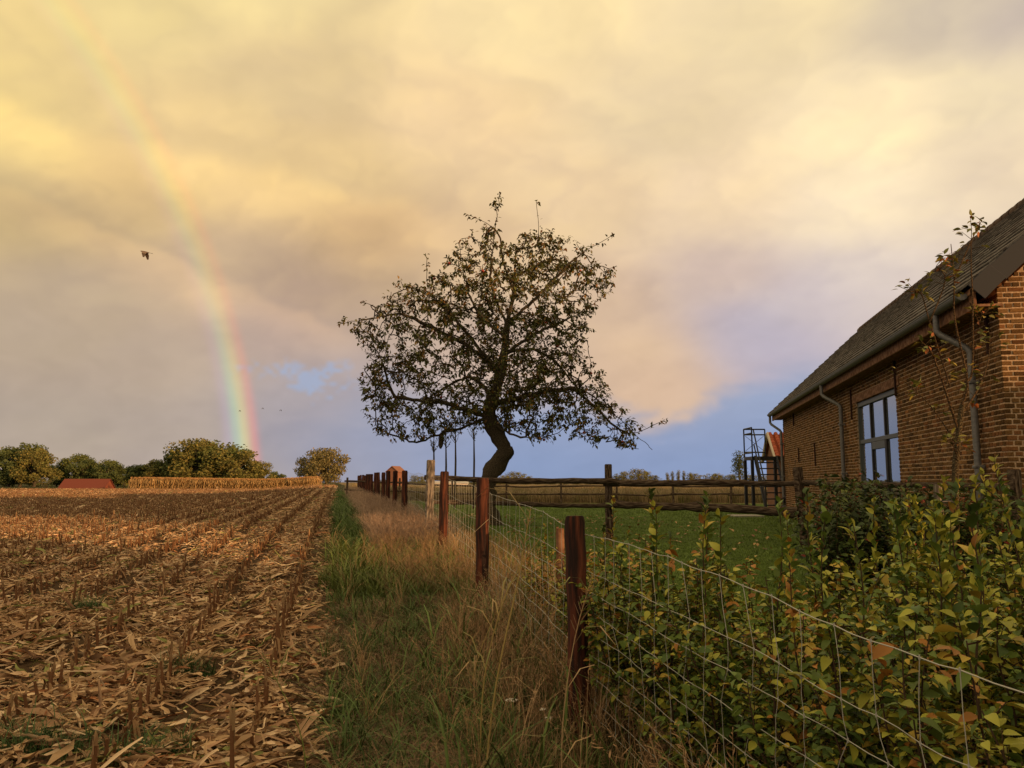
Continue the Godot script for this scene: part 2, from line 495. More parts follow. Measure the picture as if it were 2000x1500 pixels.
	img.resize(3072, 1536, Image.INTERPOLATE_CUBIC)
	return img

# ---------------------------------------------------------------- the brick barn: x along the long wall, y up, z into the building
func bricks_for(list: Array, cols: PackedColorArray, length: float, y0: float, y1: float, skip: Rect2, gable: bool) -> void:
	var course := 0.065
	var rows := int((y1 - y0) / course)
	for r in rows:
		var y := y0 + (r + 0.5) * course
		var header := r % 2 == 1
		var bl := 0.098 if header else 0.196
		var x := -0.05 if header else 0.0
		var lo := 0.0
		var hi := length
		if gable and y > 3.55:
			var k := (y - 3.5) * 1.087 + 0.05
			lo = k
			hi = length - k
		while x < hi:
			var a := maxf(x, lo)
			var b := minf(x + bl - 0.021, hi)
			x += bl
			if b - a < 0.035: continue
			if skip.has_area() and a < skip.end.x and b > skip.position.x and y > skip.position.y and y < skip.end.y:
				if a < skip.position.x and skip.position.x - a > 0.04: b = skip.position.x
				elif b > skip.end.x and b - skip.end.x > 0.04: a = skip.end.x
				else: continue
			list.append(Transform3D(Basis(Vector3(0, 0, 1), rnd(-0.012, 0.012)).scaled(Vector3((b - a) / 0.21, rnd(0.9, 1.06), 1.0)), Vector3((a + b) / 2.0, y + rnd(-0.003, 0.003), rnd(-0.006, 0.004))))
			var k := rnd(0.5, 1.35) * (1.0 + 0.5 * nz.get_noise_2d(a * 60.0, y * 60.0))
			var hue := rng.randf()
			var col := Color(0.205, 0.112, 0.044) if hue < 0.6 else (Color(0.235, 0.11, 0.045) if hue < 0.8 else Color(0.16, 0.095, 0.042))
			cols.append(Color(col.r * k, col.g * k, col.b * k))

func lay_pieces(parent: Node3D, called: String, rest: String, mesh: Mesh, m: Material, list: Array, cols: PackedColorArray, nearest: Vector3, most: int) -> void:
	# the pieces that show largest are parts of their own, the rest one mass
	var order := range(list.size())
	order.sort_custom(func(a, b): return list[a].origin.distance_squared_to(nearest) < list[b].origin.distance_squared_to(nearest))
	var tints := []
	for k in 6:
		var mt: StandardMaterial3D = m.duplicate()
		mt.resource_name = called + "_tone"
		tints.append(mt)
	for k in mini(most, order.size()):
		var c: Color = cols[order[k]]
		var q := clampi(int((c.r + c.g) / 0.42 * 6.0), 0, 5) if called == "brick" else k % 6
		var mt: StandardMaterial3D = tints[q]
		if mt.albedo_color == Color.WHITE: mt.albedo_color = c.linear_to_srgb()
		part(parent, called, mesh, mt, list[order[k]])
	var w := []
	var cc := PackedColorArray()
	for k in range(most, order.size()):
		w.append(list[order[k]]); cc.append(cols[order[k]])
	if w: copies(parent, rest, mesh, m, w, cc)

func half_pipe(length: float, r: float) -> ArrayMesh:      # an open half-round gutter along x
	var mb := MB.new()
	for k in 10:
		var a0 := PI + PI * k / 10.0
		var a1 := PI + PI * (k + 1) / 10.0
		var p0 := Vector3(0, sin(a0) * r, cos(a0) * r)
		var p1 := Vector3(0, sin(a1) * r, cos(a1) * r)
		var e := Vector3(length, 0, 0)
		mb.quad(p0, p1, p1 + e, p0 + e)
		mb.quad(p1 * 0.94, p0 * 0.94, p0 * 0.94 + e, p1 * 0.94 + e)
	for sx in [0.0, length]:
		for k in 10:
			var a0 := PI + PI * k / 10.0
			var a1 := PI + PI * (k + 1) / 10.0
			mb.face3(Vector3(sx, 0, 0), Vector3(sx, sin(a0) * r, cos(a0) * r), Vector3(sx, sin(a1) * r, cos(a1) * r))
	var tip := PackedVector3Array([Vector3(0, 0, -r), Vector3(length, 0, -r)])
	mb.tube(tip, PackedFloat32Array([0.009, 0.009]), 6)
	return mb.mesh()

func tube_mesh(pts: Array, r: float, sides := 10) -> ArrayMesh:
	var mb := MB.new()
	var q := PackedVector3Array(pts)
	var rr := PackedFloat32Array()
	for k in q.size(): rr.append(r)
	mb.tube(q, rr, sides)
	return mb.mesh()

func make_barn() -> void:
	var L := 18.4
	var D := 5.4
	var wall_h := 3.46
	var b := thing("brick_barn", "long low brown brick barn with a dark tiled roof and a tall glazed opening", "barn", Vector3(5.98, 0.5, -9.9))
	b.basis = Basis(Vector3(0.179, 0, -0.984).normalized(), Vector3.UP, Vector3(0.984, 0, 0.179).normalized())
	# walls: mortar-coloured cores set back behind the brick faces
	var win := Rect2(4.62, 0.05, 3.06, 2.73)
	var mb := MB.new()
	var f := 0.002
	mb.box(Vector3(f, -0.6, f), Vector3(win.position.x, wall_h, 0.34))
	mb.box(Vector3(win.end.x, -0.6, f), Vector3(L - f, wall_h, 0.34))
	mb.box(Vector3(win.position.x, win.end.y, f), Vector3(win.end.x, wall_h, 0.34))
	mb.box(Vector3(win.position.x, -0.6, f), Vector3(win.end.x, win.position.y, 0.34))
	mb.box(Vector3(f, -0.6, D - 0.34), Vector3(L - f, wall_h, D))
	for sx in [[f, 0.34], [L - 0.34, L - f]]:
		mb.box(Vector3(sx[0], -0.6, 0.34), Vector3(sx[1], wall_h, D - 0.34))
		var y1 := 3.46
		var top := Vector3(sx[0], y1 + 2.42, D / 2.0)
		var e: Vector3 = Vector3(sx[1] - sx[0], 0, 0)
		var p0 := Vector3(sx[0], y1, f)
		var p1 := Vector3(sx[0], y1, D - f)
		mb.face3(p1, p0, top); mb.face3(p0 + e, p1 + e, top + e)
		mb.quad(p0, p0 + e, top + e, top); mb.quad(top, top + e, p1 + e, p1)
	part(b, "wall_core", mb.mesh(), M.mortar)
	mb = MB.new()
	mb.box(Vector3(0.34, 0.0, 0.34), Vector3(L - 0.34, 0.08, D - 0.34))
	part(b, "floor", mb.mesh(), M.concrete)
	# brick faces
	mb = MB.new()
	mb.cbox(Vector3(-0.105, -0.0245, -0.03), Vector3(0.105, 0.0245, 0.03), 0.004)
	var brick := mb.mesh()
	var list := []
	var cols := PackedColorArray()
	bricks_for(list, cols, L, -0.35, wall_h, win, false)
	for k in list.size(): list[k].origin.z += 0.023
	var g := []
	var gc := PackedColorArray()
	bricks_for(g, gc, D, -0.35, 5.8, Rect2(), true)
	for k in g.size():
		var t: Transform3D = g[k]
		list.append(Transform3D(Basis(Vector3.UP, PI / 2.0), Vector3(0.023, 0, D)) * t)
		cols.append(gc[k])
	lay_pieces(b, "brick", "brickwork", brick, M.brick, list, cols, Vector3(0, 1.6, -1.0), 300)
	# glazed opening
	var wn := Node3D.new()
	wn.name = "window"
	b.add_child(wn)
	wn.position = Vector3(win.position.x, win.position.y, 0.07)
	wn.set_meta("label", "tall six-pane glazed opening that mirrors the sky")
	var fr := MB.new()
	var W: float = win.size.x
	var Hh: float = win.size.y
	for q in [[0.0, 0.0, 0.07, Hh], [W - 0.07, 0.0, W, Hh], [0.07, Hh - 0.1, W - 0.07, Hh], [0.07, 0.0, W - 0.07, 0.08]]:
		fr.cbox(Vector3(q[0], q[1], -0.04), Vector3(q[2], q[3], 0.05), 0.006)
	part(wn, "frame", fr.mesh(), M.window_frame)
	fr = MB.new()
	fr.cbox(Vector3(0.07, 1.85, -0.03), Vector3(W - 0.07, 1.93, 0.05), 0.005)
	fr.cbox(Vector3(1.06, 1.7, -0.034), Vector3(2.02, 1.846, 0.045), 0.005)
	part(wn, "transom", fr.mesh(), M.window_frame)
	for q in [[1.0, 0.08, 1.85], [2.04, 0.08, 1.85], [1.0, 1.934, Hh - 0.1], [2.04, 1.934, Hh - 0.1]]:
		fr = MB.new()
		var wide := 0.13 if q[0] < 1.5 and q[1] < 1.0 else 0.075
		fr.cbox(Vector3(q[0] - wide / 2.0, q[1], -0.035), Vector3(q[0] + wide / 2.0, q[2], 0.045), 0.005)
		part(wn, "mullion", fr.mesh(), M.window_frame_dark)
	for q in [[0.07, 0.08, 0.935, 1.85], [1.065, 0.08, 2.0, 1.7], [2.08, 0.08, W - 0.07, 1.85], [0.07, 1.93, 0.96, Hh - 0.1], [1.04, 1.93, 2.0, Hh - 0.1], [2.08, 1.93, W - 0.07, Hh - 0.1]]:
		fr = MB.new()
		fr.quad(Vector3(q[2], q[1], 0), Vector3(q[0], q[1], 0), Vector3(q[0], q[3], 0), Vector3(q[2], q[3], 0))
		part(wn, "pane", fr.mesh(), M.glass)
	fr = MB.new()
	fr.cbox(Vector3(1.03, 0.95, -0.075), Vector3(1.06, 1.1, -0.036), 0.006)
	part(wn, "handle", fr.mesh(), M.zinc)
	mb = MB.new()
	mb.cbox(Vector3(win.position.x - 0.25, win.end.y, -0.02), Vector3(win.end.x + 0.25, win.end.y + 0.17, 0.1), 0.008)
	part(b, "lintel", mb.mesh(), M.fascia_wood)
	for q in [[4.5, 2.6, 3.33], [7.96, 2.45, 3.1], [12.5, 1.53, 2.17], [15.2, 1.7, 2.14], [15.9, 2.85, 3.25], [0.3, 2.7, 3.2]]:
		mb = MB.new()
		mb.cbox(Vector3(q[0] - 0.022, q[1], -0.05), Vector3(q[0] + 0.022, q[2], -0.018), 0.006)
		part(b, "wall_anchor", mb.mesh(), M.iron)
	# roof
	var eave := Vector3(0, 3.47, -0.36)
	var ridge := Vector3(0, 6.28, D / 2.0)
	var sl := (ridge - eave)
	var n := int(sl.length() / 0.236)
	var dir := sl.normalized()
	var nrm := Vector3(0, dir.z, -dir.y)
	var x0 := -0.14
	var x1 := L + 0.35
	mb = MB.new()
	for k in 2:
		var e := Vector3(0, eave.y, eave.z if k == 0 else D - eave.z)
		var nn := nrm if k == 0 else Vector3(nrm.x, nrm.y, -nrm.z)
		var a := e - nn * 0.03
		var r := Vector3(0, ridge.y - 0.05, ridge.z)
		var p := [Vector3(x0 + 0.03, a.y, a.z), Vector3(x1 - 0.03, a.y, a.z), Vector3(x1 - 0.03, r.y, r.z), Vector3(x0 + 0.03, r.y, r.z)]
		mb.quad(p[0], p[1], p[2], p[3])
		var dn := Vector3(0, -0.06, 0)
		mb.quad(p[3] + dn, p[2] + dn, p[1] + dn, p[0] + dn)
		mb.quad(p[0] + dn, p[1] + dn, p[1], p[0])
	part(b, "roof_deck", mb.mesh(), M.fascia_wood)
	mb = MB.new()
	mb.cbox(Vector3(-0.098, -0.018, -0.15), Vector3(0.098, 0.018, 0.15), 0.006)
	var tile := mb.mesh()
	var tl := []
	var tc := PackedColorArray()
	for k in 2:
		for r in n:
			var x := x0 + (0.1 if r % 2 == 0 else 0.0)
			while x < x1 - 0.1:
				var up := eave + dir * (0.1 + r * 0.236)
				var tilt := Basis(Vector3(1, 0, 0), -atan2(dir.y, dir.z) + 0.1 + rnd(-0.012, 0.012))
				var t := Transform3D(tilt * Basis(Vector3(0, 1, 0), rnd(-0.012, 0.012)), Vector3(x + 0.1, up.y, up.z) + nrm * (0.03 + rnd(-0.004, 0.005)))
				if k == 1: t = Transform3D(Basis(Vector3.UP, PI), Vector3(L, 0, D)) * t
				tl.append(t)
				var c := rnd(0.55, 1.3)
				var warm := rng.randf() * 0.03
				tc.append(Color((0.14 + warm * 0.5) * c, 0.132 * c, 0.118 * c))
				x += 0.2
	lay_pieces(b, "roof_tile", "roof_tiling", tile, M.roof_tile, tl, tc, Vector3(0.5, 4.5, 0.2), 300)
	var rx := x0
	while rx < x1 - 0.3:
		mb = MB.new()
		var pts := PackedVector3Array()
		var rad := PackedFloat32Array()
		for k in 4:
			pts.append(Vector3(0.42 * k / 3.0, 0, 0)); rad.append(0.13 - 0.022 * k / 3.0)
		mb.tube(pts, rad, 10, Color(0.12, 0.085, 0.065) * rnd(0.7, 1.2))
		part(b, "ridge_tile", mb.mesh(), M.roof_tile, Transform3D(Basis(Vector3(0, 0, 1), rnd(-0.02, 0.02)), Vector3(rx, ridge.y - 0.02, ridge.z)))
		rx += 0.36
	# dark slate verge on the gable
	var along := 0.0
	while along < sl.length() - 0.2:
		mb = MB.new()
		var c := eave + dir * along
		mb.cbox(Vector3(0, -0.22, 0), Vector3(0.018, 0.03, 0.36), 0.004)
		part(b, "verge_slate", mb.mesh(), M.slate, Transform3D(Basis(Vector3(1, 0, 0), -atan2(dir.y, dir.z) + rnd(-0.05, 0.05)), Vector3(x0 - 0.03 - rnd(0, 0.012), c.y, c.z)))
		along += 0.35
	# eaves: fascia, gutter, downpipes
	mb = MB.new()
	mb.cbox(Vector3(x0, 3.2, -0.32), Vector3(x1 - 0.1, 3.42, -0.285), 0.006)
	part(b, "fascia", mb.mesh(), M.fascia_wood)
	mb = MB.new()
	mb.box(Vector3(x0, 3.23, -0.285), Vector3(x1 - 0.1, 3.26, 0.0))
	part(b, "soffit", mb.mesh(), M.fascia_wood)
	part(b, "gutter", half_pipe(L + 0.3, 0.075), M.zinc, Transform3D(Basis(), Vector3(0.0, 3.42, -0.4)))
	for q in [[1.0, 0.75, -0.2], [9.2, 8.77, -0.2], [18.55, 18.3, 0.6]]:
		var gp := Node3D.new()
		gp.name = "downpipe"
		b.add_child(gp, true)
		var low: float = q[2]
		part(gp, "elbow", tube_mesh([Vector3(q[0], 3.36, -0.4), Vector3(q[0], 3.14, -0.4), Vector3(lerpf(q[0], q[1], 0.12), 3.08, -0.37), Vector3(lerpf(q[0], q[1], 0.9), 2.86, -0.12), Vector3(q[1], 2.8, -0.085), Vector3(q[1], 2.7, -0.085)], 0.042), M.zinc)
		part(gp, "pipe", tube_mesh([Vector3(q[1], 2.76, -0.085), Vector3(q[1], low, -0.085)], 0.045), M.zinc)
		for y in [2.4, 1.3, 0.3]:
			mb = MB.new()
			mb.cbox(Vector3(q[1] - 0.056, y - 0.02, -0.14), Vector3(q[1] + 0.056, y + 0.02, -0.012), 0.008)
			part(gp, "bracket", mb.mesh(), M.zinc)

# ---------------------------------------------------------------- fences
func post_mesh(h: float, r: float, sunk: float, seed_: int) -> ArrayMesh:
	var mb := MB.new()
	var q := RandomNumberGenerator.new()
	q.seed = seed_
	var pts := PackedVector3Array()
	var rad := PackedFloat32Array()
	var steps := 14
	for k in steps + 1:
		var y := -sunk + (h + sunk) * k / steps
		pts.append(Vector3(q.randf_range(-0.006, 0.006), y, q.randf_range(-0.006, 0.006)))
		rad.append(r * (1.06 - 0.1 * k / steps) * q.randf_range(0.965, 1.03))
	pts[steps] = Vector3(0, h - 0.035, 0)
	pts.append(Vector3(0, h - 0.008, 0)); rad.append(r * 0.88)
	pts.append(Vector3(0, h, 0)); rad.append(r * 0.78)
	mb.tube(pts, rad, 18, Color.WHITE, true, 1.0, 0.035)
	return mb.mesh()

func wobbly(a: Vector3, b: Vector3, r0: float, r1: float, sag: float, seed_: int, lump := 0.12, steps := 16) -> ArrayMesh:   # a rough split rail
	var q := RandomNumberGenerator.new()
	q.seed = seed_
	var mb := MB.new()
	var pts := PackedVector3Array()
	var rad := PackedFloat32Array()
	var w1 := q.randf_range(0, 6)
	for k in steps + 1:
		var t := float(k) / steps
		pts.append(a.lerp(b, t) + Vector3(0, -sag * 4.0 * t * (1.0 - t) + sin(t * 7.0 + w1) * r0 * 0.25 + q.randf_range(-0.006, 0.006), q.randf_range(-0.01, 0.01)))
		rad.append(lerpf(r0, r1, t) * (1.0 + q.randf_range(-lump, lump)))
	mb.tube(pts, rad, 10, Color.WHITE, true, 1.0, lump * 0.9)
	return mb.mesh()

func fence_x(d: float) -> float:
	return FX - FK * d

func make_fences() -> void:
	var dd := [5.2, 8.6, 11.8, 18.4, 21.5, 24.4, 26.9, 29.7, 32.5, 35.6, 38.8, 42.0, 45.2, 48.4, 51.6, 54.8, 58.0]
	for i in dd.size():
		var d: float = dd[i]
		var x := fence_x(d)
		var label := "red-brown round fence post in the row running towards the lone round tree"
		var grp := "red fence posts in a row"
		if i == 0: label = "thickest dark red fence post, beside the hedge and in front of a short broken post"; grp = ""
		elif i == 1: label = "red-brown fence post standing before the foot of the apple tree"; grp = ""
		elif i == 2: label = "red fence post with sunlit straw-coloured grass at its foot, beside a grey corner post"; grp = ""
		var h := 1.31 if i == 0 else (1.33 if i == 1 else 1.25 + 0.02 * (i % 3))
		var o := part(self, "fence_post", post_mesh(h, 0.066 + 0.002 * (i % 2), 0.5, 50 + i), M.red_wood)
		o.position = on_ground(x, -d)
		if i == 0: o.position.y = 0.08
		o.rotation = Vector3(rnd(-0.015, 0.015), rnd(0, 6), 0.02 if i == 0 else rnd(-0.015, 0.015))
		if i > 0: o.rotation.z = [0.0, -0.002, -0.025][mini(i, 2)] + rnd(-0.006, 0.006)
		tag(o, label, "fence post", grp)
	var st := part(self, "broken_post", post_mesh(0.92, 0.043, 0.3, 90), M.fascia_wood)
	st.position = on_ground(0.47, -8.0)
	st.position.y = 0.24
	st.rotation.z = 0.01
	tag(st, "short rusty-brown broken post just behind the thick red fence post", "fence post")
	# woven wire: line wires and stays
	var net := thing("wire_netting", "woven galvanised wire stock netting strung along the red fence posts", "wire fence")
	var hs := [1.2, 0.97, 0.84, 0.71, 0.58, 0.46, 0.34, 0.22, 0.12]
	var q := RandomNumberGenerator.new()
	q.seed = 77
	var knots := []
	var ks := []
	var d0 := 1.2
	while d0 < 19.0:
		var col := []
		var lean := q.randf_range(-0.02, 0.02)
		for k in hs.size():
			var d := d0 + lean + q.randf_range(-0.022, 0.022) + (0.035 * sin(k * 1.3 + d0) if k > 0 else 0.0)
			var x := fence_x(d) + 0.072
			var g := prof(P_FENCE, d) - 0.085 * smoothstep(5.0, 2.6, d)
			col.append(Vector3(x + q.randf_range(-0.006, 0.006), g + hs[k] + 0.012 * sin(d0 * 2.1 + k) - 0.02 * absf(sin(d0 * 0.98)) + q.randf_range(-0.006, 0.006), -d))
		knots.append(col)
		d0 += 0.186
	for k in hs.size():
		var mb := MB.new()
		var pts := PackedVector3Array()
		var rad := PackedFloat32Array()
		for i in knots.size():
			pts.append(knots[i][k]); rad.append(0.0020 if k == 0 else 0.0016)
			if i + 1 < knots.size():
				pts.append((knots[i][k] + knots[i + 1][k]) / 2.0 + Vector3(q.randf_range(-0.003, 0.003), q.randf_range(-0.005, 0.003), 0)); rad.append(0.0020 if k == 0 else 0.0016)
		mb.tube(pts, rad, 5)
		part(net, "line_wire", mb.mesh(), M.wire)
	for i in knots.size():
		var mb := MB.new()
		var pts := PackedVector3Array()
		var rad := PackedFloat32Array()
		for k in hs.size():
			pts.append(knots[i][k]); rad.append(0.0014)
			if k + 1 < hs.size():
				pts.append(knots[i][k].lerp(knots[i][k + 1], 0.5) + Vector3(0, 0, q.randf_range(-0.016, 0.016))); rad.append(0.0014)
		mb.tube(pts, rad, 5)
		if i < 40:
			for k in hs.size() - 2:
				var p: Vector3 = knots[i][k]
				mb.tube(PackedVector3Array([p + Vector3(0.0, -0.007, 0), p, p + Vector3(0, 0.007, 0)]), PackedFloat32Array([0.002, 0.0042, 0.002]), 5)
		part(net, "stay_wire", mb.mesh(), M.wire)
	# split-rail fence round the lawn
	var rf := thing("split_rail_fence", "weathered brown split-rail fence crossing in front of the apple tree and barn", "fence")
	var posts := [Vector3(-1.38, 1.97, -13.7), Vector3(1.87, 1.95, -16.0), Vector3(5.29, 1.88, -15.0), Vector3(5.47, 1.74, -9.0)]
	for i in 4:
		var p: Vector3 = posts[i]
		var g := ground(p.x, p.z)
		var mb := MB.new()
		var w: float = [0.062, 0.062, 0.068, 0.055][i]
		mb.cbox(Vector3(-w, -0.4, -w), Vector3(w, p.y - g, w), 0.014)
		var o := part(rf, "post", mb.mesh(), M.grey_wood if i == 0 else M.old_wood, Transform3D(Basis(Vector3(0, 0, 1), [-0.02, 0.0, 0.065, -0.01][i]) * Basis(Vector3.UP, [0.3, 0.1, 0.5, 0.2][i]), Vector3(p.x, g, p.z)))
	var up := [Vector3(-1.3, 1.67, -13.75), Vector3(1.9, 1.61, -15.9), Vector3(5.25, 1.57, -14.9), Vector3(5.45, 1.53, -9.0)]
	var lo := [Vector3(-1.3, 1.29, -13.75), Vector3(1.9, 1.16, -15.9), Vector3(5.25, 1.06, -14.9), Vector3(5.45, 1.0, -9.0)]
	part(rf, "rail", wobbly(up[0] + Vector3(-0.15, 0, 0), up[1] + Vector3(0.12, 0, 0), 0.042, 0.058, 0.01, 1), M.old_wood)
	part(rf, "rail", wobbly(up[1] + Vector3(-0.12, 0.0, -0.1), up[2] + Vector3(0.15, 0.02, -0.1), 0.066, 0.046, 0.02, 2), M.old_wood)
	part(rf, "rail", wobbly(up[2] + Vector3(0, 0.03, 0.05), up[3] + Vector3(0, 0.02, -0.2), 0.045, 0.042, 0.02, 3), M.old_wood)
	part(rf, "rail", wobbly(lo[0] + Vector3(-0.1, 0, 0), lo[1] + Vector3(0.1, 0, 0), 0.04, 0.045, 0.02, 4), M.old_wood)
	part(rf, "rail", wobbly(lo[1] + Vector3(-0.1, 0.04, -0.1), lo[2] + Vector3(-0.1, 0.0, -0.1), 0.06, 0.095, 0.0, 5, 0.25), M.old_wood)
	part(rf, "rail", wobbly(lo[2] + Vector3(0, 0.03, 0.05), lo[3] + Vector3(0, 0, -0.2), 0.07, 0.06, 0.02, 6), M.old_wood)
	# the farther paddock fence
	var pf := thing("paddock_fence", "thin dark rail fence along the far edge of the lawn before the meadow", "fence")
	var x := -9.0
	var n := 0
	while x < 15.0:
		var zz := -44.0 + 0.12 * x
		var mb := MB.new()
		mb.cbox(Vector3(-0.05, -0.3, -0.05), Vector3(0.05, 1.12 + 0.04 * (n % 3), 0.05), 0.01)
		part(pf, "post", mb.mesh(), M.old_wood, Transform3D(Basis(Vector3(0, 0, 1), rnd(-0.03, 0.03)), on_ground(x, zz)))
		for y in [0.92, 0.48]:
			part(pf, "rail", wobbly(on_ground(x - 0.15, zz, y + rnd(-0.03, 0.03)), on_ground(x + 3.05, zz + 0.35, y + rnd(-0.03, 0.03)), 0.05, 0.042, rnd(0.0, 0.05), 100 + n * 2 + int(y * 2.0), 0.15, 10), M.old_wood)
		x += 2.9
		n += 1

# ---------------------------------------------------------------- things by the far end of the barn
func make_yard() -> void:
	var s := thing("metal_stair", "black metal stair with landing and railings at the end of the barn", "stair", Vector3(8.6, 0.5, -29.4))
	var mb := MB.new()
	mb.box(Vector3(-0.02, 1.9, -1.0), Vector3(1.15, 2.02, 0.0))
	part(s, "landing", mb.mesh(), M.dark_metal)
	for p in [Vector3(0, 0, -0.05), Vector3(1.1, 0, -0.05), Vector3(0, 0, -0.95), Vector3(1.1, 0, -0.95)]:
		mb = MB.new()
		mb.box(p + Vector3(-0.05, -0.3, -0.05), p + Vector3(0.05, 1.9, 0.05))
		part(s, "leg", mb.mesh(), M.dark_metal)
	for k in 9:
		var t := (k + 0.5) / 9.0
		mb = MB.new()
		mb.box(Vector3(0.12, 1.9 * (1.0 - t) - 0.02, t * 1.15 - 0.1), Vector3(0.82, 1.9 * (1.0 - t) + 0.02, t * 1.15 + 0.1))
		part(s, "tread", mb.mesh(), M.dark_metal)
	for xx in [0.09, 0.86]:
		mb = MB.new()
		var a := Vector3(xx, 1.95, 0.0)
		var b := Vector3(xx, 0.0, 1.2)
		for e in [0.0]:
			mb.quad(a + Vector3(-0.03, 0.1, 0), b + Vector3(-0.03, 0.1, 0), b + Vector3(0.03, 0.1, 0), a + Vector3(0.03, 0.1, 0))
			mb.quad(b + Vector3(-0.03, -0.12, 0), a + Vector3(-0.03, -0.12, 0), a + Vector3(0.03, -0.12, 0), b + Vector3(0.03, -0.12, 0))
			mb.quad(a + Vector3(-0.03, -0.12, 0), b + Vector3(-0.03, -0.12, 0), b + Vector3(-0.03, 0.1, 0), a + Vector3(-0.03, 0.1, 0))
			mb.quad(b + Vector3(0.03, -0.12, 0), a + Vector3(0.03, -0.12, 0), a + Vector3(0.03, 0.1, 0), b + Vector3(0.03, 0.1, 0))
			mb.quad(b + Vector3(-0.03, -0.12, 0), b + Vector3(0.03, -0.12, 0), b + Vector3(0.03, 0.1, 0), b + Vector3(-0.03, 0.1, 0))
		part(s, "stringer", mb.mesh(), M.dark_metal)
	var rails := [[Vector3(0, 3.05, 0), Vector3(0, 3.05, -1)], [Vector3(0, 2.85, 0), Vector3(0, 2.85, -1)], [Vector3(0, 2.15, 0), Vector3(0, 2.15, -1)], [Vector3(0, 3.05, -1), Vector3(0.78, 3.05, -1)], [Vector3(0, 2.85, -1), Vector3(0.78, 2.85, -1)], [Vector3(0, 2.2, -1), Vector3(0.78, 2.2, -1)],
		[Vector3(0, 2.0, 0), Vector3(0, 3.05, 0)], [Vector3(0, 2.0, -1), Vector3(0, 3.05, -1)], [Vector3(0.78, 2.0, -1), Vector3(0.78, 3.05, -1)], [Vector3(0.06, 2.95, 0.02), Vector3(0.06, 0.95, 1.2)], [Vector3(0.06, 2.45, 0.02), Vector3(0.06, 0.5, 1.2)], [Vector3(0.06, 0.0, 1.2), Vector3(0.06, 0.98, 1.2)],
		[Vector3(0.05, 2.8, -1), Vector3(0.73, 2.25, -1)], [Vector3(0.05, 2.25, -1), Vector3(0.73, 2.8, -1)]]
	for i in rails.size():
		var r := 0.026 if i < 12 else 0.008
		part(s, "railing", tube_mesh(rails[i], r, 8), M.dark_metal)
	for i in 2:
		var slab := MB.new()
		if i == 0: slab.cbox(Vector3(0, -0.3, 0), Vector3(0.95, 0.06, 0.95), 0.01)
		else: slab.cbox(Vector3(0, -0.4, 0), Vector3(1.2, 0.13, 0.4), 0.015)
		var o := part(self, ["paving_slab", "concrete_footing"][i], slab.mesh(), M.concrete)
		o.position = [Vector3(7.05, ground(7.3, -26.6), -27.2), Vector3(8.55, ground(8.6, -28), -28.3)][i]
		tag(o, ["pale flat slab lying on the lawn near the metal stair", "low grey concrete block under the foot of the metal stair"][i], "slab")
	# the little tiled outbuilding behind
	var h := thing("brick_shed", "small brick outbuilding with a red tiled roof behind the metal stair", "shed", Vector3(10.7, 0.5, -33.0))
	h.basis = Basis(Vector3(0.179, 0, -0.984).normalized(), Vector3.UP, Vector3(0.984, 0, 0.179).normalized())
	mb = MB.new()
	var c := Color(0.26, 0.14, 0.09)
	mb.box(Vector3(0, -0.5, 0), Vector3(4.0, 2.15, 5.0), c)
	for z in [0.0, 5.0]:
		var p := [Vector3(0, 2.15, z), Vector3(4, 2.15, z), Vector3(2, 3.1, z)]
		if z > 1.0: mb.face3(p[0], p[1], p[2], c)
		else: mb.face3(p[1], p[0], p[2], c)
	part(h, "wall", mb.mesh(), M.brick)
	for k in 2:
		mb = MB.new()
		var t := Transform3D() if k == 0 else Transform3D(Basis(Vector3.UP, PI), Vector3(4, 0, 5))
		mb.quad(t * Vector3(-0.2, 2.06, -0.1), t * Vector3(-0.2, 2.06, 5.1), t * Vector3(2, 3.13, 5.1), t * Vector3(2, 3.13, -0.1), Color(0.3, 0.07, 0.03))
		var ob := part(h, "roof_slope", mb.mesh(), M.red_roof)
		var tiles := []
		var tc := PackedColorArray()
		for r in 9:
			for i in 22:
				var u := (r + 0.5) / 9.0
				tiles.append(t * Transform3D(Basis(Vector3(0, 0, 1), 0.45), Vector3(-0.2 + 2.2 * u, 2.09 + 1.06 * u, -0.05 + i * 0.235)))
				var kk := rnd(0.7, 1.3)
				tc.append(Color(0.36 * kk, 0.085 * kk, 0.04 * kk))
		var tm := MB.new()
		tm.tube(PackedVector3Array([Vector3(-0.16, 0, 0), Vector3(0.16, 0, 0)]), PackedFloat32Array([0.1, 0.085]), 8)
		if k == 0: lay_pieces(ob, "roof_tile", "roof_tiling", tm.mesh(), M.red_roof, tiles, tc, Vector3(-3, 2, 0), 198)
	for sgn in [0, 1]:
		mb = MB.new()
		var a := Vector3(-0.25 if sgn == 0 else 4.25, 2.0, -0.14)
		var bb := Vector3(2.0, 3.18, -0.14)
		mb.tube(PackedVector3Array([a, bb]), PackedFloat32Array([0.075, 0.075]), 4)
		part(h, "bargeboard", mb.mesh(), M.plaster)

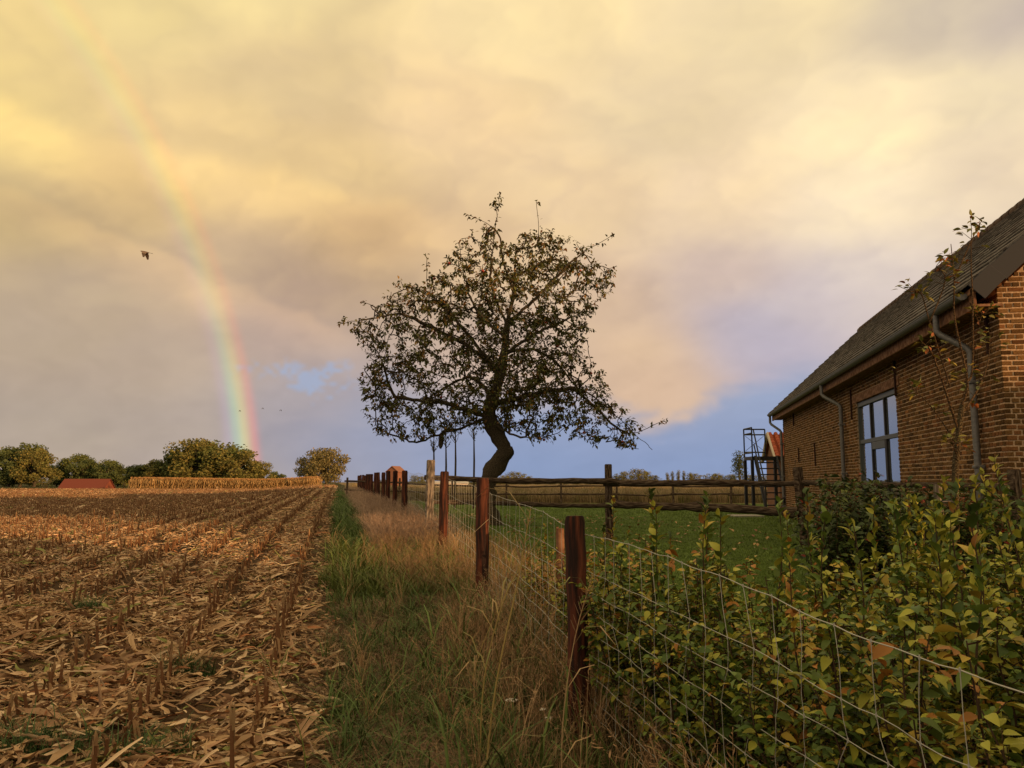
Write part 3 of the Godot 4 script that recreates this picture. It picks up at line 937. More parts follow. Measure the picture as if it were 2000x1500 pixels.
func make_house(called: String, label: String, at: Vector3, w: float, dep: float, hw: float, hr: float, wall: Color, roof: Color, turn: float, cat := "building") -> Node3D:
	var h := thing(called, label, cat, at, "", turn)
	var mb := MB.new()
	mb.box(Vector3(-w / 2, -1.0, -dep / 2), Vector3(w / 2, hw, dep / 2), wall)
	mb.face3(Vector3(w / 2, hw, dep / 2), Vector3(w / 2, hw, -dep / 2), Vector3(w / 2, hr, 0), wall)
	mb.face3(Vector3(-w / 2, hw, -dep / 2), Vector3(-w / 2, hw, dep / 2), Vector3(-w / 2, hr, 0), wall)
	part(h, "wall", mb.mesh(), M.brick)
	for sg in [1.0, -1.0]:
		mb = MB.new()
		var e := Vector3(w / 2 + 0.2, hw - 0.1, sg * (dep / 2 + 0.3))
		var r := Vector3(w / 2 + 0.2, hr + 0.1, 0)
		var f := Vector3(w + 0.4, 0, 0)
		var th := Vector3(0, 0.12, 0)
		mb.quad(e - f, e, r, r - f, roof)
		mb.quad(e - f + th, e + th, r + th, r - f + th, roof)
		mb.quad(e - f, e, e + th, e - f + th, roof)
		mb.quad(e, r, r + th, e + th, roof)
		mb.quad(e - f, r - f, r - f + th, e - f + th, roof)
		part(h, "roof", mb.mesh(), M.red_roof)
	return h

# ---------------------------------------------------------------- trees
func leaf_mesh(len_: float, wid: float, bend: float, col: Color, fold := 0.35) -> ArrayMesh:
	var mb := MB.new()
	var pts := PackedVector3Array()
	var ww := PackedFloat32Array()
	var shape := [0.02, 0.72, 1.0, 0.86, 0.5, 0.02]
	for k in 6:
		var t := k / 5.0
		pts.append(Vector3(0, -bend * t * t * len_, -len_ * t)); ww.append(shape[k] * wid * 0.5)
	mb.strip(pts, ww, Vector3.RIGHT, col, col, fold)
	return mb.mesh()

func simple_leaf(len_: float, wid: float, bend: float) -> ArrayMesh:       # a small leaf seen from afar
	var mb := MB.new()
	var pts := PackedVector3Array([Vector3.ZERO, Vector3(0, -bend * 0.2 * len_, -len_ * 0.5), Vector3(0, -bend * len_, -len_)])
	mb.strip(pts, PackedFloat32Array([0.1 * wid, wid * 0.5, 0.08 * wid]), Vector3.RIGHT, Color.WHITE, Color.WHITE, 0.3)
	return mb.mesh()

func any_basis(up_bias := 0.0) -> Basis:
	var b := Basis.from_euler(Vector3(rnd(-PI, PI), rnd(-PI, PI), rnd(-PI, PI)))
	return b

func leaf_basis(dir: Vector3, droop: float) -> Basis:      # -z along the leaf, y its upper side
	var d := (dir + Vector3(0, -droop, 0) + Vector3(rnd(-0.5, 0.5), rnd(-0.4, 0.4), rnd(-0.5, 0.5))).normalized()
	var up := Vector3(rnd(-0.7, 0.7), 1.0, rnd(-0.7, 0.7))
	if absf(d.dot(up.normalized())) > 0.95: up = Vector3(1, 0.2, 0.3)
	return Basis.looking_at(d, up)

var AT := {}     # the apple tree's skeleton
func make_apple_tree() -> void:
	var root := Vector3(-0.4, ground(-0.4, -20.0), -20.0)
	var t := thing("apple_tree", "old crooked apple tree with a bent trunk and sparse autumn leaves", "tree", root)
	var pos := PackedVector3Array()
	var par := PackedInt32Array()
	var limbs := [
		[[-0.4, 0.35], [-0.54, 0.89], [-0.59, 1.44], [-0.52, 1.81], [-0.19, 2.31], [-0.35, 2.74], [-0.56, 3.18], [-0.48, 3.62], [-0.32, 4.13], [-0.19, 4.76], [-0.13, 5.41], [0.0, 6.05], [0.19, 6.71]],
		[[-0.63, 3.22], [-1.19, 3.37], [-1.76, 3.56], [-2.32, 3.56], [-2.83, 3.68], [-3.02, 4.19], [-3.09, 4.45], [-3.35, 4.89], [-3.8, 5.21]],
		[[-0.53, 3.18], [-1.25, 2.93], [-1.81, 2.77], [-2.37, 2.59], [-2.87, 2.74], [-3.44, 2.89]],
		[[-0.48, 3.62], [-0.94, 4.19], [-1.51, 4.19], [-2.14, 3.87]],
		[[-0.48, 3.49], [0.25, 3.68], [1.01, 3.81], [1.64, 3.81], [2.26, 3.37], [2.87, 2.74], [3.27, 2.37]],
		[[-0.19, 4.76], [0.51, 4.89], [1.14, 4.64], [1.64, 4.13], [2.13, 3.49]],
		[[-0.1, 5.54], [0.38, 5.92], [0.96, 6.44], [1.54, 6.97], [2.38, 7.47]],
		[[0.06, 6.31], [0.13, 7.36], [0.64, 7.56], [0.62, 8.62]],
		[[-0.15, 5.15], [-0.7, 5.67], [-1.08, 6.31], [-1.22, 6.97], [-1.42, 7.89]],
		[[-0.29, 4.25], [-1.01, 4.89], [-1.78, 5.28], [-2.67, 5.67], [-3.43, 5.54], [-4.16, 5.41]],
		[[0.06, 6.31], [-0.19, 6.97], [-0.39, 7.76], [-1.1, 8.13]],
		[[1.64, 3.81], [2.5, 2.99], [3.0, 2.8], [3.76, 3.14]],
		[[-0.19, 4.76], [0.76, 5.41], [1.66, 5.92], [2.62, 6.64]],
		[[-0.1, 5.41], [-0.51, 6.44], [-0.45, 7.23], [-0.32, 8.16]],
		[[-0.29, 4.25], [-1.27, 5.41], [-1.91, 6.05], [-1.98, 6.84]],
		[[0.13, 6.71], [1.03, 7.23], [1.8, 7.23]],
		[[-0.56, 3.12], [0.0, 2.74], [0.75, 2.62], [1.5, 2.99]]]
	var deep := [0.0, 0.9, -0.7, -1.6, 0.8, -1.5, 0.9, 0.0, -1.0, 0.5, 0.5, -0.2, -1.3, 1.2, 1.6, -0.8, 1.7]
	for l in limbs.size():
		var prev := -1
		var pl: Array = limbs[l]
		var c3 := Curve3D.new()
		for k in pl.size():
			var dz: float = deep[l] * smoothstep(0.0, 1.0, float(k) / (pl.size() - 1)) if l > 0 else 0.0
			c3.add_point(Vector3(pl[k][0], pl[k][1], -20.0 + dz) - root)
		if l > 0:                                    # joins the nearest limb already there
			var best := 1e9
			for i in pos.size():
				var dd := pos[i].distance_squared_to(c3.get_point_position(0))
				if dd < best:
					best = dd; prev = i
		var len_ := 0.0
		for k in pl.size() - 1: len_ += c3.get_point_position(k).distance_to(c3.get_point_position(k + 1))
		var steps := int(len_ / 0.13) + 1
		for k in range(0 if l == 0 else 1, steps + 1):
			var u := float(k) / steps * (pl.size() - 1)
			var i0 := mini(int(u), pl.size() - 2)
			var a := c3.get_point_position(maxi(i0 - 1, 0))
			var b := c3.get_point_position(i0)
			var c := c3.get_point_position(i0 + 1)
			var d := c3.get_point_position(mini(i0 + 2, pl.size() - 1))
			pos.append(b.cubic_interpolate(c, a, d, u - i0) + (Vector3(rnd(-0.02, 0.02), rnd(-0.02, 0.02), rnd(-0.02, 0.02)) if l > 0 else Vector3.ZERO))
			par.append(prev)
			prev = pos.size() - 1
	# branchlets reach for points spread through the crown
	var poly := PackedVector2Array()
	for p in [[-3.94, 5.41], [-3.31, 6.05], [-2.05, 6.64], [-1.48, 7.23], [-1.29, 7.63], [-0.52, 7.83], [0.13, 7.63], [0.64, 7.89], [1.42, 7.63], [1.93, 7.36], [2.62, 6.64], [2.1, 6.05], [1.9, 5.41], [2.02, 4.64], [2.39, 3.87], [2.88, 3.12], [3.24, 2.43], [2.74, 2.31], [2.0, 2.55], [1.12, 2.68], [0.5, 2.55], [0.0, 2.8], [-0.5, 2.93], [-1.25, 2.8], [-1.87, 2.74], [-2.75, 2.68], [-3.38, 2.8], [-3.58, 3.49], [-3.78, 4.06], [-3.6, 4.64]]:
		poly.append(Vector2(p[0], p[1]))
	var targets := []
	var tries := 0
	while targets.size() < 1650 and tries < 40000:
		tries += 1
		var p := Vector2(rnd(-4.0, 3.4), rnd(2.3, 7.9))
		if not Geometry2D.is_point_in_polygon(p, poly): continue
		if p.y < 3.4 and rng.randf() < 0.2: continue
		var edge := 9.0
		for k in poly.size():
			var q := Geometry2D.get_closest_point_to_segment(p, poly[k], poly[(k + 1) % poly.size()])
			edge = minf(edge, q.distance_to(p))
		var z := minf(2.9, 0.35 + edge * 1.25)
		targets.append(Vector3(p.x, p.y, -20.0 + rnd(-z, z)) - root)
	for k in 190: targets.append(Vector3(rnd(-1.5, 1.5), rnd(2.95, 4.9), -20.0 + rnd(-1.6, 1.9)) - root)
	var dist := []
	for q in targets:
		var best := 1e9
		for i in range(0, pos.size(), 2): best = minf(best, pos[i].distance_squared_to(q))
		dist.append([best, q])
	dist.sort_custom(func(a, b): return a[0] < b[0])
	var main_count := pos.size()
	for e in dist:
		var q: Vector3 = e[1]
		var best := 1e9
		var bi := 0
		for i in pos.size():
			if pos[i].y < 1.7: continue
			var dd := pos[i].distance_squared_to(q)
			if dd < best:
				best = dd; bi = i
		best = sqrt(best)
		if best < 0.1: continue
		var from := pos[bi]
		var kids := int(best / 0.12) + 1
		var bow := Vector3(rnd(-1, 1), rnd(-0.1, 1.0), rnd(-1, 1)) * best * 0.2
		var prev := bi
		for k in range(1, kids + 1):
			var u := float(k) / kids
			pos.append(from.lerp(q, u) + bow * 4.0 * u * (1.0 - u) + Vector3(rnd(-0.02, 0.02), rnd(-0.02, 0.02), rnd(-0.02, 0.02)))
			par.append(prev)
			prev = pos.size() - 1
	# twigs
	var grown := pos.size()
	for i in range(0, grown):
		if i < main_count and (pos[i].y < 2.1 or rng.randf() < 0.6): continue
		if rng.randf() < 0.55: continue
		var p := pos[i]
		var dir := Vector3(rnd(-1, 1), rnd(-0.6, 0.9), rnd(-1, 1)).normalized()
		var prev := i
		var k2 := rng.randi_range(1, 3)
		for k in k2:
			p += dir * rnd(0.05, 0.1)
			dir = (dir + Vector3(rnd(-0.4, 0.4), rnd(-0.3, 0.4), rnd(-0.4, 0.4))).normalized()
			pos.append(p); par.append(prev)
			prev = pos.size() - 1
	# thickness from what each branch carries
	var n := pos.size()
	var load_ := PackedFloat32Array()
	load_.resize(n)
	var kid := PackedInt32Array()
	kid.resize(n)
	kid.fill(-1)
	var many := PackedInt32Array()
	many.resize(n)
	for i in range(n - 1, -1, -1):
		if many[i] == 0: load_[i] += 1.0
		if par[i] >= 0:
			load_[par[i]] += load_[i]
			many[par[i]] += 1
			if kid[par[i]] < 0 or load_[i] > load_[kid[par[i]]]: kid[par[i]] = i
	var tot := load_[0]
	var trunk := MB.new()
	var limb := MB.new()
	var twigs := MB.new()
	var rad_of := func(i: int) -> float: return 0.0042 + 0.18 * pow(load_[i] / tot, 0.56)
	for i in n:
		if par[i] >= 0 and kid[par[i]] == i: continue          # starts a branch
		var pts := PackedVector3Array()
		var rad := PackedFloat32Array()
		var k := i
		if par[i] >= 0:
			pts.append(pos[par[i]]); rad.append(minf(rad_of.call(par[i]), rad_of.call(i) * 1.25))
		while k >= 0:
			pts.append(pos[k]); rad.append(rad_of.call(k))
			k = kid[k]
		if pts.size() < 2: continue
		if i == 0:
			for j in mini(12, rad.size()): rad[j] *= lerpf(1.45, 1.0, smoothstep(0.0, 1.0, j / 6.0)) * (1.0 + 0.13 * sin(j * 1.9))
			rad[13] *= 1.18; rad[14] *= 1.25; rad[15] *= 1.15
			trunk.tube(pts, rad, 18, Color.WHITE, true, 1.0, 0.2)
		elif rad[0] > 0.03: limb.tube(pts, rad, 8, Color.WHITE, true, 1.0, 0.1)
		else: twigs.tube(pts, rad, 4, Color(0.75, 0.7, 0.65))
	part(t, "trunk", trunk.mesh(), M.bark)
	part(t, "limbs", limb.mesh(), M.bark)
	part(t, "twigs", twigs.mesh(), M.bark).set_meta("kind", "stuff")
	# leaves in little rosettes and along the twigs
	var where := []
	var tint := PackedColorArray()
	for i in n:
		if load_[i] > 9.0 or pos[i].y < 1.9: continue
		var y := pos[i].y + root.y
		var dens := lerpf(0.9, 1.1, smoothstep(2.6, 4.6, y)) * (0.35 + 1.3 * smoothstep(-0.35, 0.4, nz.get_noise_3d(pos[i].x * 22.0, pos[i].y * 22.0, pos[i].z * 22.0)))
		if rng.randf() > dens: continue
		var cnt := rng.randi_range(2, 4) + (rng.randi_range(2, 5) if many[i] == 0 else 0)
		var out := (pos[i] - pos[par[i]]).normalized()
		for k in cnt:
			var s := rnd(0.75, 1.2)
			where.append(Transform3D(leaf_basis((out * 0.6 + Vector3(rnd(-1, 1), rnd(-0.7, 0.6), rnd(-1, 1))).normalized(), 0.35).scaled(Vector3.ONE * s), pos[i] + Vector3(rnd(-0.06, 0.06), rnd(-0.06, 0.06), rnd(-0.06, 0.06))))
			var h := rng.randf()
			var c := Color(0.085, 0.095, 0.024) if h < 0.55 else (Color(0.13, 0.125, 0.03) if h < 0.78 else (Color(0.19, 0.10, 0.03) if h < 0.92 else Color(0.26, 0.16, 0.04)))
			tint.append(c * rnd(0.7, 1.25))
	print("apple leaves ", where.size(), " nodes ", n)
	copies(t, "crown", simple_leaf(0.09, 0.054, 0.3), M.leaf, where, tint)
	var am := SphereMesh.new()
	am.radius = 0.036; am.height = 0.066; am.radial_segments = 12; am.rings = 6
	for k in 26:
		var i := rng.randi_range(main_count, n - 1)
		if pos[i].y < 2.0: continue
		part(t, "apple", am, M.apple_skin, Transform3D(Basis(), pos[i] + Vector3(0, -0.06, 0)))
	# a small dark lump of growth hangs from a low limb
	var mb := MB.new()
	mb.tube(PackedVector3Array([Vector3(-1.74, 2.82, -20.22) - root, Vector3(-1.74, 2.66, -20.22) - root, Vector3(-1.76, 2.5, -20.22) - root, Vector3(-1.76, 2.42, -20.22) - root]), PackedFloat32Array([0.03, 0.07, 0.06, 0.02]), 8)
	part(t, "stub", mb.mesh(), M.bark)
	mb = MB.new()          # the healed stump of a lost limb at the bend
	mb.tube(PackedVector3Array([Vector3(-0.28, 2.2, -20.0) - root, Vector3(-0.12, 2.3, -19.97) - root, Vector3(-0.02, 2.38, -19.95) - root, Vector3(0.03, 2.4, -19.95) - root]), PackedFloat32Array([0.2, 0.15, 0.11, 0.06]), 10, Color.WHITE, true, 1.0, 0.2)
	part(t, "stub", mb.mesh(), M.bark)

func stick(mb: MB, pts: Array, r0: float, r1: float, col: Color, sides := 6) -> void:
	var q := PackedVector3Array()
	var rr := PackedFloat32Array()
	for i in pts.size() - 1:
		for k in 4:
			var a: Vector3 = pts[maxi(i - 1, 0)]
			var b: Vector3 = pts[i]
			var c: Vector3 = pts[i + 1]
			var d: Vector3 = pts[mini(i + 2, pts.size() - 1)]
			q.append(b.cubic_interpolate(c, a, d, k / 4.0))
	q.append(pts[pts.size() - 1])
	for k in q.size(): rr.append(lerpf(r0, r1, float(k) / (q.size() - 1)))
	mb.tube(q, rr, sides, col)

func make_young_tree() -> void:
	var root := Vector3(4.5, 0.33, -8.5)
	var t := thing("young_fruit_tree", "slender young fruit tree with few leaves, staked in front of the barn wall", "tree", root)
	var br := [[[4.5, 0.3], [4.53, 0.91], [4.57, 1.66], [4.63, 2.08], [4.69, 2.4]], [[4.67, 2.38], [4.74, 2.64], [4.63, 3.29], [4.63, 3.71], [4.6, 4.08]], [[4.74, 2.64], [4.85, 2.78], [4.93, 3.52], [4.97, 3.95], [5.03, 4.35]], [[4.63, 2.14], [4.35, 2.87], [4.16, 3.01]], [[4.48, 2.57], [4.28, 3.24], [4.18, 3.52], [4.04, 3.52]], [[4.65, 2.27], [4.92, 2.57], [5.11, 2.89], [5.21, 3.22]], [[4.61, 1.98], [4.44, 2.4], [4.23, 2.7]], [[4.6, 1.87], [4.45, 2.01]], [[4.63, 3.71], [4.81, 4.11], [4.9, 4.3]], [[4.93, 3.52], [5.05, 3.33], [5.14, 3.44]], [[4.28, 3.24], [4.45, 3.66], [4.35, 3.8]]]
	var dz := [0, 0.15, -0.2, 0.3, 0.35, -0.3, -0.3, 0.2, 0.2, -0.3, 0.3]
	var mb := MB.new()
	var trunk := MB.new()
	var where := []
	var tint := PackedColorArray()
	for l in br.size():
		var pts := []
		var z0: float = 0.0 if l in [1, 2, 3, 5, 6, 7] else ([0.0, 0, 0, 0, 0.18, 0, 0, 0, 0.12, -0.15, 0.25][l])
		for k in br[l].size():
			pts.append(Vector3(br[l][k][0], br[l][k][1], -8.5 + lerpf(z0, dz[l], float(k) / (br[l].size() - 1))) - root)
		if l == 0: stick(trunk, pts, 0.042, 0.026, Color(1, 0.95, 0.85), 10)
		else:
			stick(mb, pts, 0.014 if l in [1, 2, 3, 5] else 0.008, 0.0035, Color(1.1, 0.8, 0.7))
			for k in 14:
				var u := rnd(0.15, 1.0) * (pts.size() - 1)
				if k < 5: u = rnd(0.75, 1.0) * (pts.size() - 1)
				var i := mini(int(u), pts.size() - 2)
				var p: Vector3 = (pts[i] as Vector3).lerp(pts[i + 1], u - i)
				if rng.randf() < 0.35 and k >= 5: continue
				var o := Vector3(rnd(-1, 1), rnd(-0.2, 1), rnd(-1, 1)).normalized()
				var q := p + o * rnd(0.04, 0.14)
				mb.tube(PackedVector3Array([p, q]), PackedFloat32Array([0.004, 0.0025]), 4, Color(0.9, 0.7, 0.6))
				for e in rng.randi_range(2, 5):
					where.append(Transform3D(leaf_basis(o, 0.3).scaled(Vector3.ONE * rnd(0.7, 1.15)), q + Vector3(rnd(-0.03, 0.03), rnd(-0.04, 0.03), rnd(-0.03, 0.03))))
					var h := rng.randf()
					tint.append((Color(0.17, 0.18, 0.045) if h < 0.5 else (Color(0.3, 0.24, 0.05) if h < 0.8 else Color(0.36, 0.12, 0.04))) * rnd(0.7, 1.2))
	part(t, "trunk", trunk.mesh(), M.bark)
	part(t, "branches", mb.mesh(), M.bark)
	var lm := leaf_mesh(0.075, 0.038, 0.25, Color.WHITE, 0.3)
	var mats := {}
	for k in where.size():
		var key := int(tint[k].r * 40.0)
		if not mats.has(key):
			var m2: StandardMaterial3D = M.leaf.duplicate()
			m2.albedo_color = tint[k].linear_to_srgb()
			mats[key] = m2
		part(t, "leaf", lm, mats[key], where[k])
	var st := part(self, "tree_stake", post_mesh(1.25, 0.04, 0.3, 301), M.grey_wood)
	st.position = Vector3(4.33, 0.33, -8.4)
	tag(st, "short grey wooden stake tied beside the slender young fruit tree", "stake")
	mb = MB.new()
	mb.tube(PackedVector3Array([Vector3(-0.05, 1.07, 0.03), Vector3(0.1, 1.08, 0.04), Vector3(0.24, 1.05, -0.1)]), PackedFloat32Array([0.016, 0.014, 0.016]), 6)
	part(st, "tie", mb.mesh(), M.dark_metal)

# a broad-leaved tree seen from far off: trunk, limbs and leaf clumps set round several lobes
func far_tree(called: String, label: String, at: Vector3, w: float, h: float, seed_: int, tones: Array, group := "", count := 1500, skirt := 0.1, narrow := false) -> Node3D:
	var q := RandomNumberGenerator.new()
	q.seed = seed_
	var t := thing(called, label, "tree", at, group)
	var wood := MB.new()
	wood.tube(PackedVector3Array([Vector3(0, -0.4, 0), Vector3(0.02 * w, h * 0.25, 0), Vector3(-0.02 * w, h * 0.55, 0.02 * w), Vector3(0.0, h * 0.8, 0)]), PackedFloat32Array([0.035 * h, 0.028 * h, 0.016 * h, 0.004 * h]), 7)
	var lobes := []
	var nl := 7 if narrow else 38
	for k in nl:
		var y := lerpf(skirt + 0.12, 0.86, (k + 0.5) / nl)
		var wide := sqrt(maxf(0.02, 1.0 - pow((y - 0.5) / 0.52, 2.0)))
		var a := q.randf() * TAU
		var rr := sqrt(q.randf()) * 0.84 * wide * 0.5 * w * (0.25 if narrow else 1.0)
		var c := Vector3(cos(a) * rr, y * h, sin(a) * rr)
		var sz := q.randf_range(0.11, 0.19) * w * (1.5 if narrow else 1.0)
		if narrow: sz *= 1.4
		lobes.append([c, Vector3(sz, sz * q.randf_range(0.7, 1.0) * (1.6 if narrow else 1.0), sz)])
		wood.tube(PackedVector3Array([Vector3(0, h * y * 0.45, 0), Vector3(c.x * 0.5, h * y * 0.75, c.z * 0.5), c]), PackedFloat32Array([0.012 * h, 0.008 * h, 0.003 * h]), 5)
	part(t, "trunk", wood.mesh(), M.bark)
	var mb := MB.new()
	for k in count:
		var lb: Array = lobes[q.randi_range(0, nl - 1)]
		var o := Vector3(q.randfn(), q.randfn(), q.randfn()).normalized()
		var p: Vector3 = lb[0] + o * lb[1] * pow(q.randf(), 0.4) * q.randf_range(0.9, 1.1)
		if p.y < h * skirt: p.y = h * skirt + q.randf() * 0.1 * h
		if p.y > h: p.y = h * q.randf_range(0.93, 1.0)
		var s := q.randf_range(0.012, 0.028) * minf(h, w * 1.6)
		var side := Vector3(q.randfn(), q.randfn() * 0.6, q.randfn()).normalized()
		var up := (o + Vector3(q.randfn(), q.randfn(), q.randfn()) * 0.7).cross(side).normalized()
		var c: Color = tones[q.randi_range(0, tones.size() - 1)] * q.randf_range(0.7, 1.25)
		mb.face3(p - side * s, p + side * s * 0.9 + up * s * 0.3, p + up * s * 1.5, c)
		mb.face3(p + side * s, p - side * s * 0.5 - up * s * 0.8, p + up * s * 0.4, c)
	part(t, "crown", mb.mesh(), M.far_leaf).set_meta("kind", "stuff")
	return t

# ---------------------------------------------------------------- the harvested maize field and the verge
func litter_mesh(len_: float, wid: float, curl: float, twist: float, wave: float) -> ArrayMesh:     # a dry, curled maize leaf lying down
	var mb := MB.new()
	var pts := PackedVector3Array()
	var n := 7
	var first := 0
	for k in n:
		var t := float(k) / (n - 1)
		var p := Vector3(sin(t * 3.0 + curl) * wave * len_, absf(sin(t * 2.6 + curl)) * curl * 0.12 * len_ + 0.004, -len_ * (t - 0.5))
		pts.append(p)
	for k in n:
		var t := float(k) / (n - 1)
		var w := wid * 0.5 * pow(sin(PI * clampf(0.12 + t * 0.86, 0.0, 1.0)), 0.6) * (1.0 + 0.15 * sin(t * 19.0 + twist))
		var tg := (pts[mini(k + 1, n - 1)] - pts[maxi(k - 1, 0)]).normalized()
		var a := twist * (t - 0.3) + 0.3 * sin(t * 5.0)
		var s := (Vector3.RIGHT * cos(a) + Vector3.UP * sin(a))
		s = (s - tg * s.dot(tg)).normalized()
		var nn := s.cross(tg)
		var lift := nn * w * (0.5 + 0.45 * curl)
		var sh := 1.0
		mb.vert(pts[k] - s * w + lift, (nn + s * 0.5).normalized(), Vector2(0, t), Color(sh, sh, sh))
		mb.vert(pts[k], nn, Vector2(0.5, t), Color(sh, sh, sh))
		mb.vert(pts[k] + s * w + lift, (nn - s * 0.5).normalized(), Vector2(1, t), Color(sh, sh, sh))
	for k in n - 1:
		for j in 2:
			var a := k * 3 + j
			mb.tri(a, a + 1, a + 4); mb.tri(a, a + 4, a + 3)
	return mb.mesh()

func stalk_mesh(h: float, r: float, seed_: int) -> ArrayMesh:       # a cut maize stalk with a torn top and bits of sheath
	var q := RandomNumberGenerator.new()
	q.seed = seed_
	var mb := MB.new()
	var lean := Vector3(q.randf_range(-0.1, 0.1), 0, q.randf_range(-0.1, 0.1)) * h
	var c := Color(0.17, 0.085, 0.04)
	mb.tube(PackedVector3Array([Vector3(0, -0.05, 0), Vector3(0, 0.0, 0), lean * 0.3 + Vector3(0, h * 0.35, 0), lean * 0.34 + Vector3(0, h * 0.38, 0), lean * 0.7 + Vector3(0, h * 0.75, 0), lean + Vector3(0, h, 0)]), PackedFloat32Array([r * 1.25, r * 1.15, r, r * 1.25, r * 0.9, r * 0.85]), 7, c)
	for k in 3:
		var a := q.randf() * TAU
		var o := Vector3(cos(a), 0, sin(a))
		var y := h * q.randf_range(0.75, 1.0)
		mb.strip(PackedVector3Array([lean * 0.8 + o * r + Vector3(0, y, 0), lean + o * r * 1.4 + Vector3(0, y + h * q.randf_range(0.08, 0.25), 0), lean + o * r * 2.2 + Vector3(0, y + h * q.randf_range(0.2, 0.4), 0)]), PackedFloat32Array([r * 0.8, r * 0.6, 0.0008]), Vector3(-o.z, 0, o.x), Color(0.3, 0.19, 0.1), Color(0.4, 0.27, 0.15))
	for k in 2:                                 # sheath leaves hanging down
		var a := q.randf() * TAU
		var o := Vector3(cos(a), 0, sin(a))
		var l := h * q.randf_range(0.5, 0.9)
		mb.strip(PackedVector3Array([o * r + Vector3(0, h * 0.55, 0), o * (r + l * 0.25) + Vector3(0, h * 0.5, 0), o * (r + l * 0.5) + Vector3(0, h * 0.22, 0), o * (r + l * 0.62) + Vector3(0, 0.01, 0)]), PackedFloat32Array([r * 0.5, r * 0.8, r * 0.6, r * 0.2]), Vector3(-o.z, 0, o.x), Color(0.24, 0.14, 0.07), Color(0.34, 0.21, 0.11), 0.3)
	return mb.mesh()

func field_tone() -> Color:
	var h := rng.randf()
	var c := Color(0.55, 0.365, 0.2)
	if h < 0.2: c = Color(0.7, 0.52, 0.33)
	elif h < 0.36: c = Color(0.42, 0.255, 0.145)
	elif h < 0.5: c = Color(0.19, 0.105, 0.057)
	elif h < 0.56: c = Color(0.27, 0.28, 0.09)
	elif h < 0.6: c = Color(0.45, 0.2, 0.09)
	return c * rnd(0.75, 1.2)

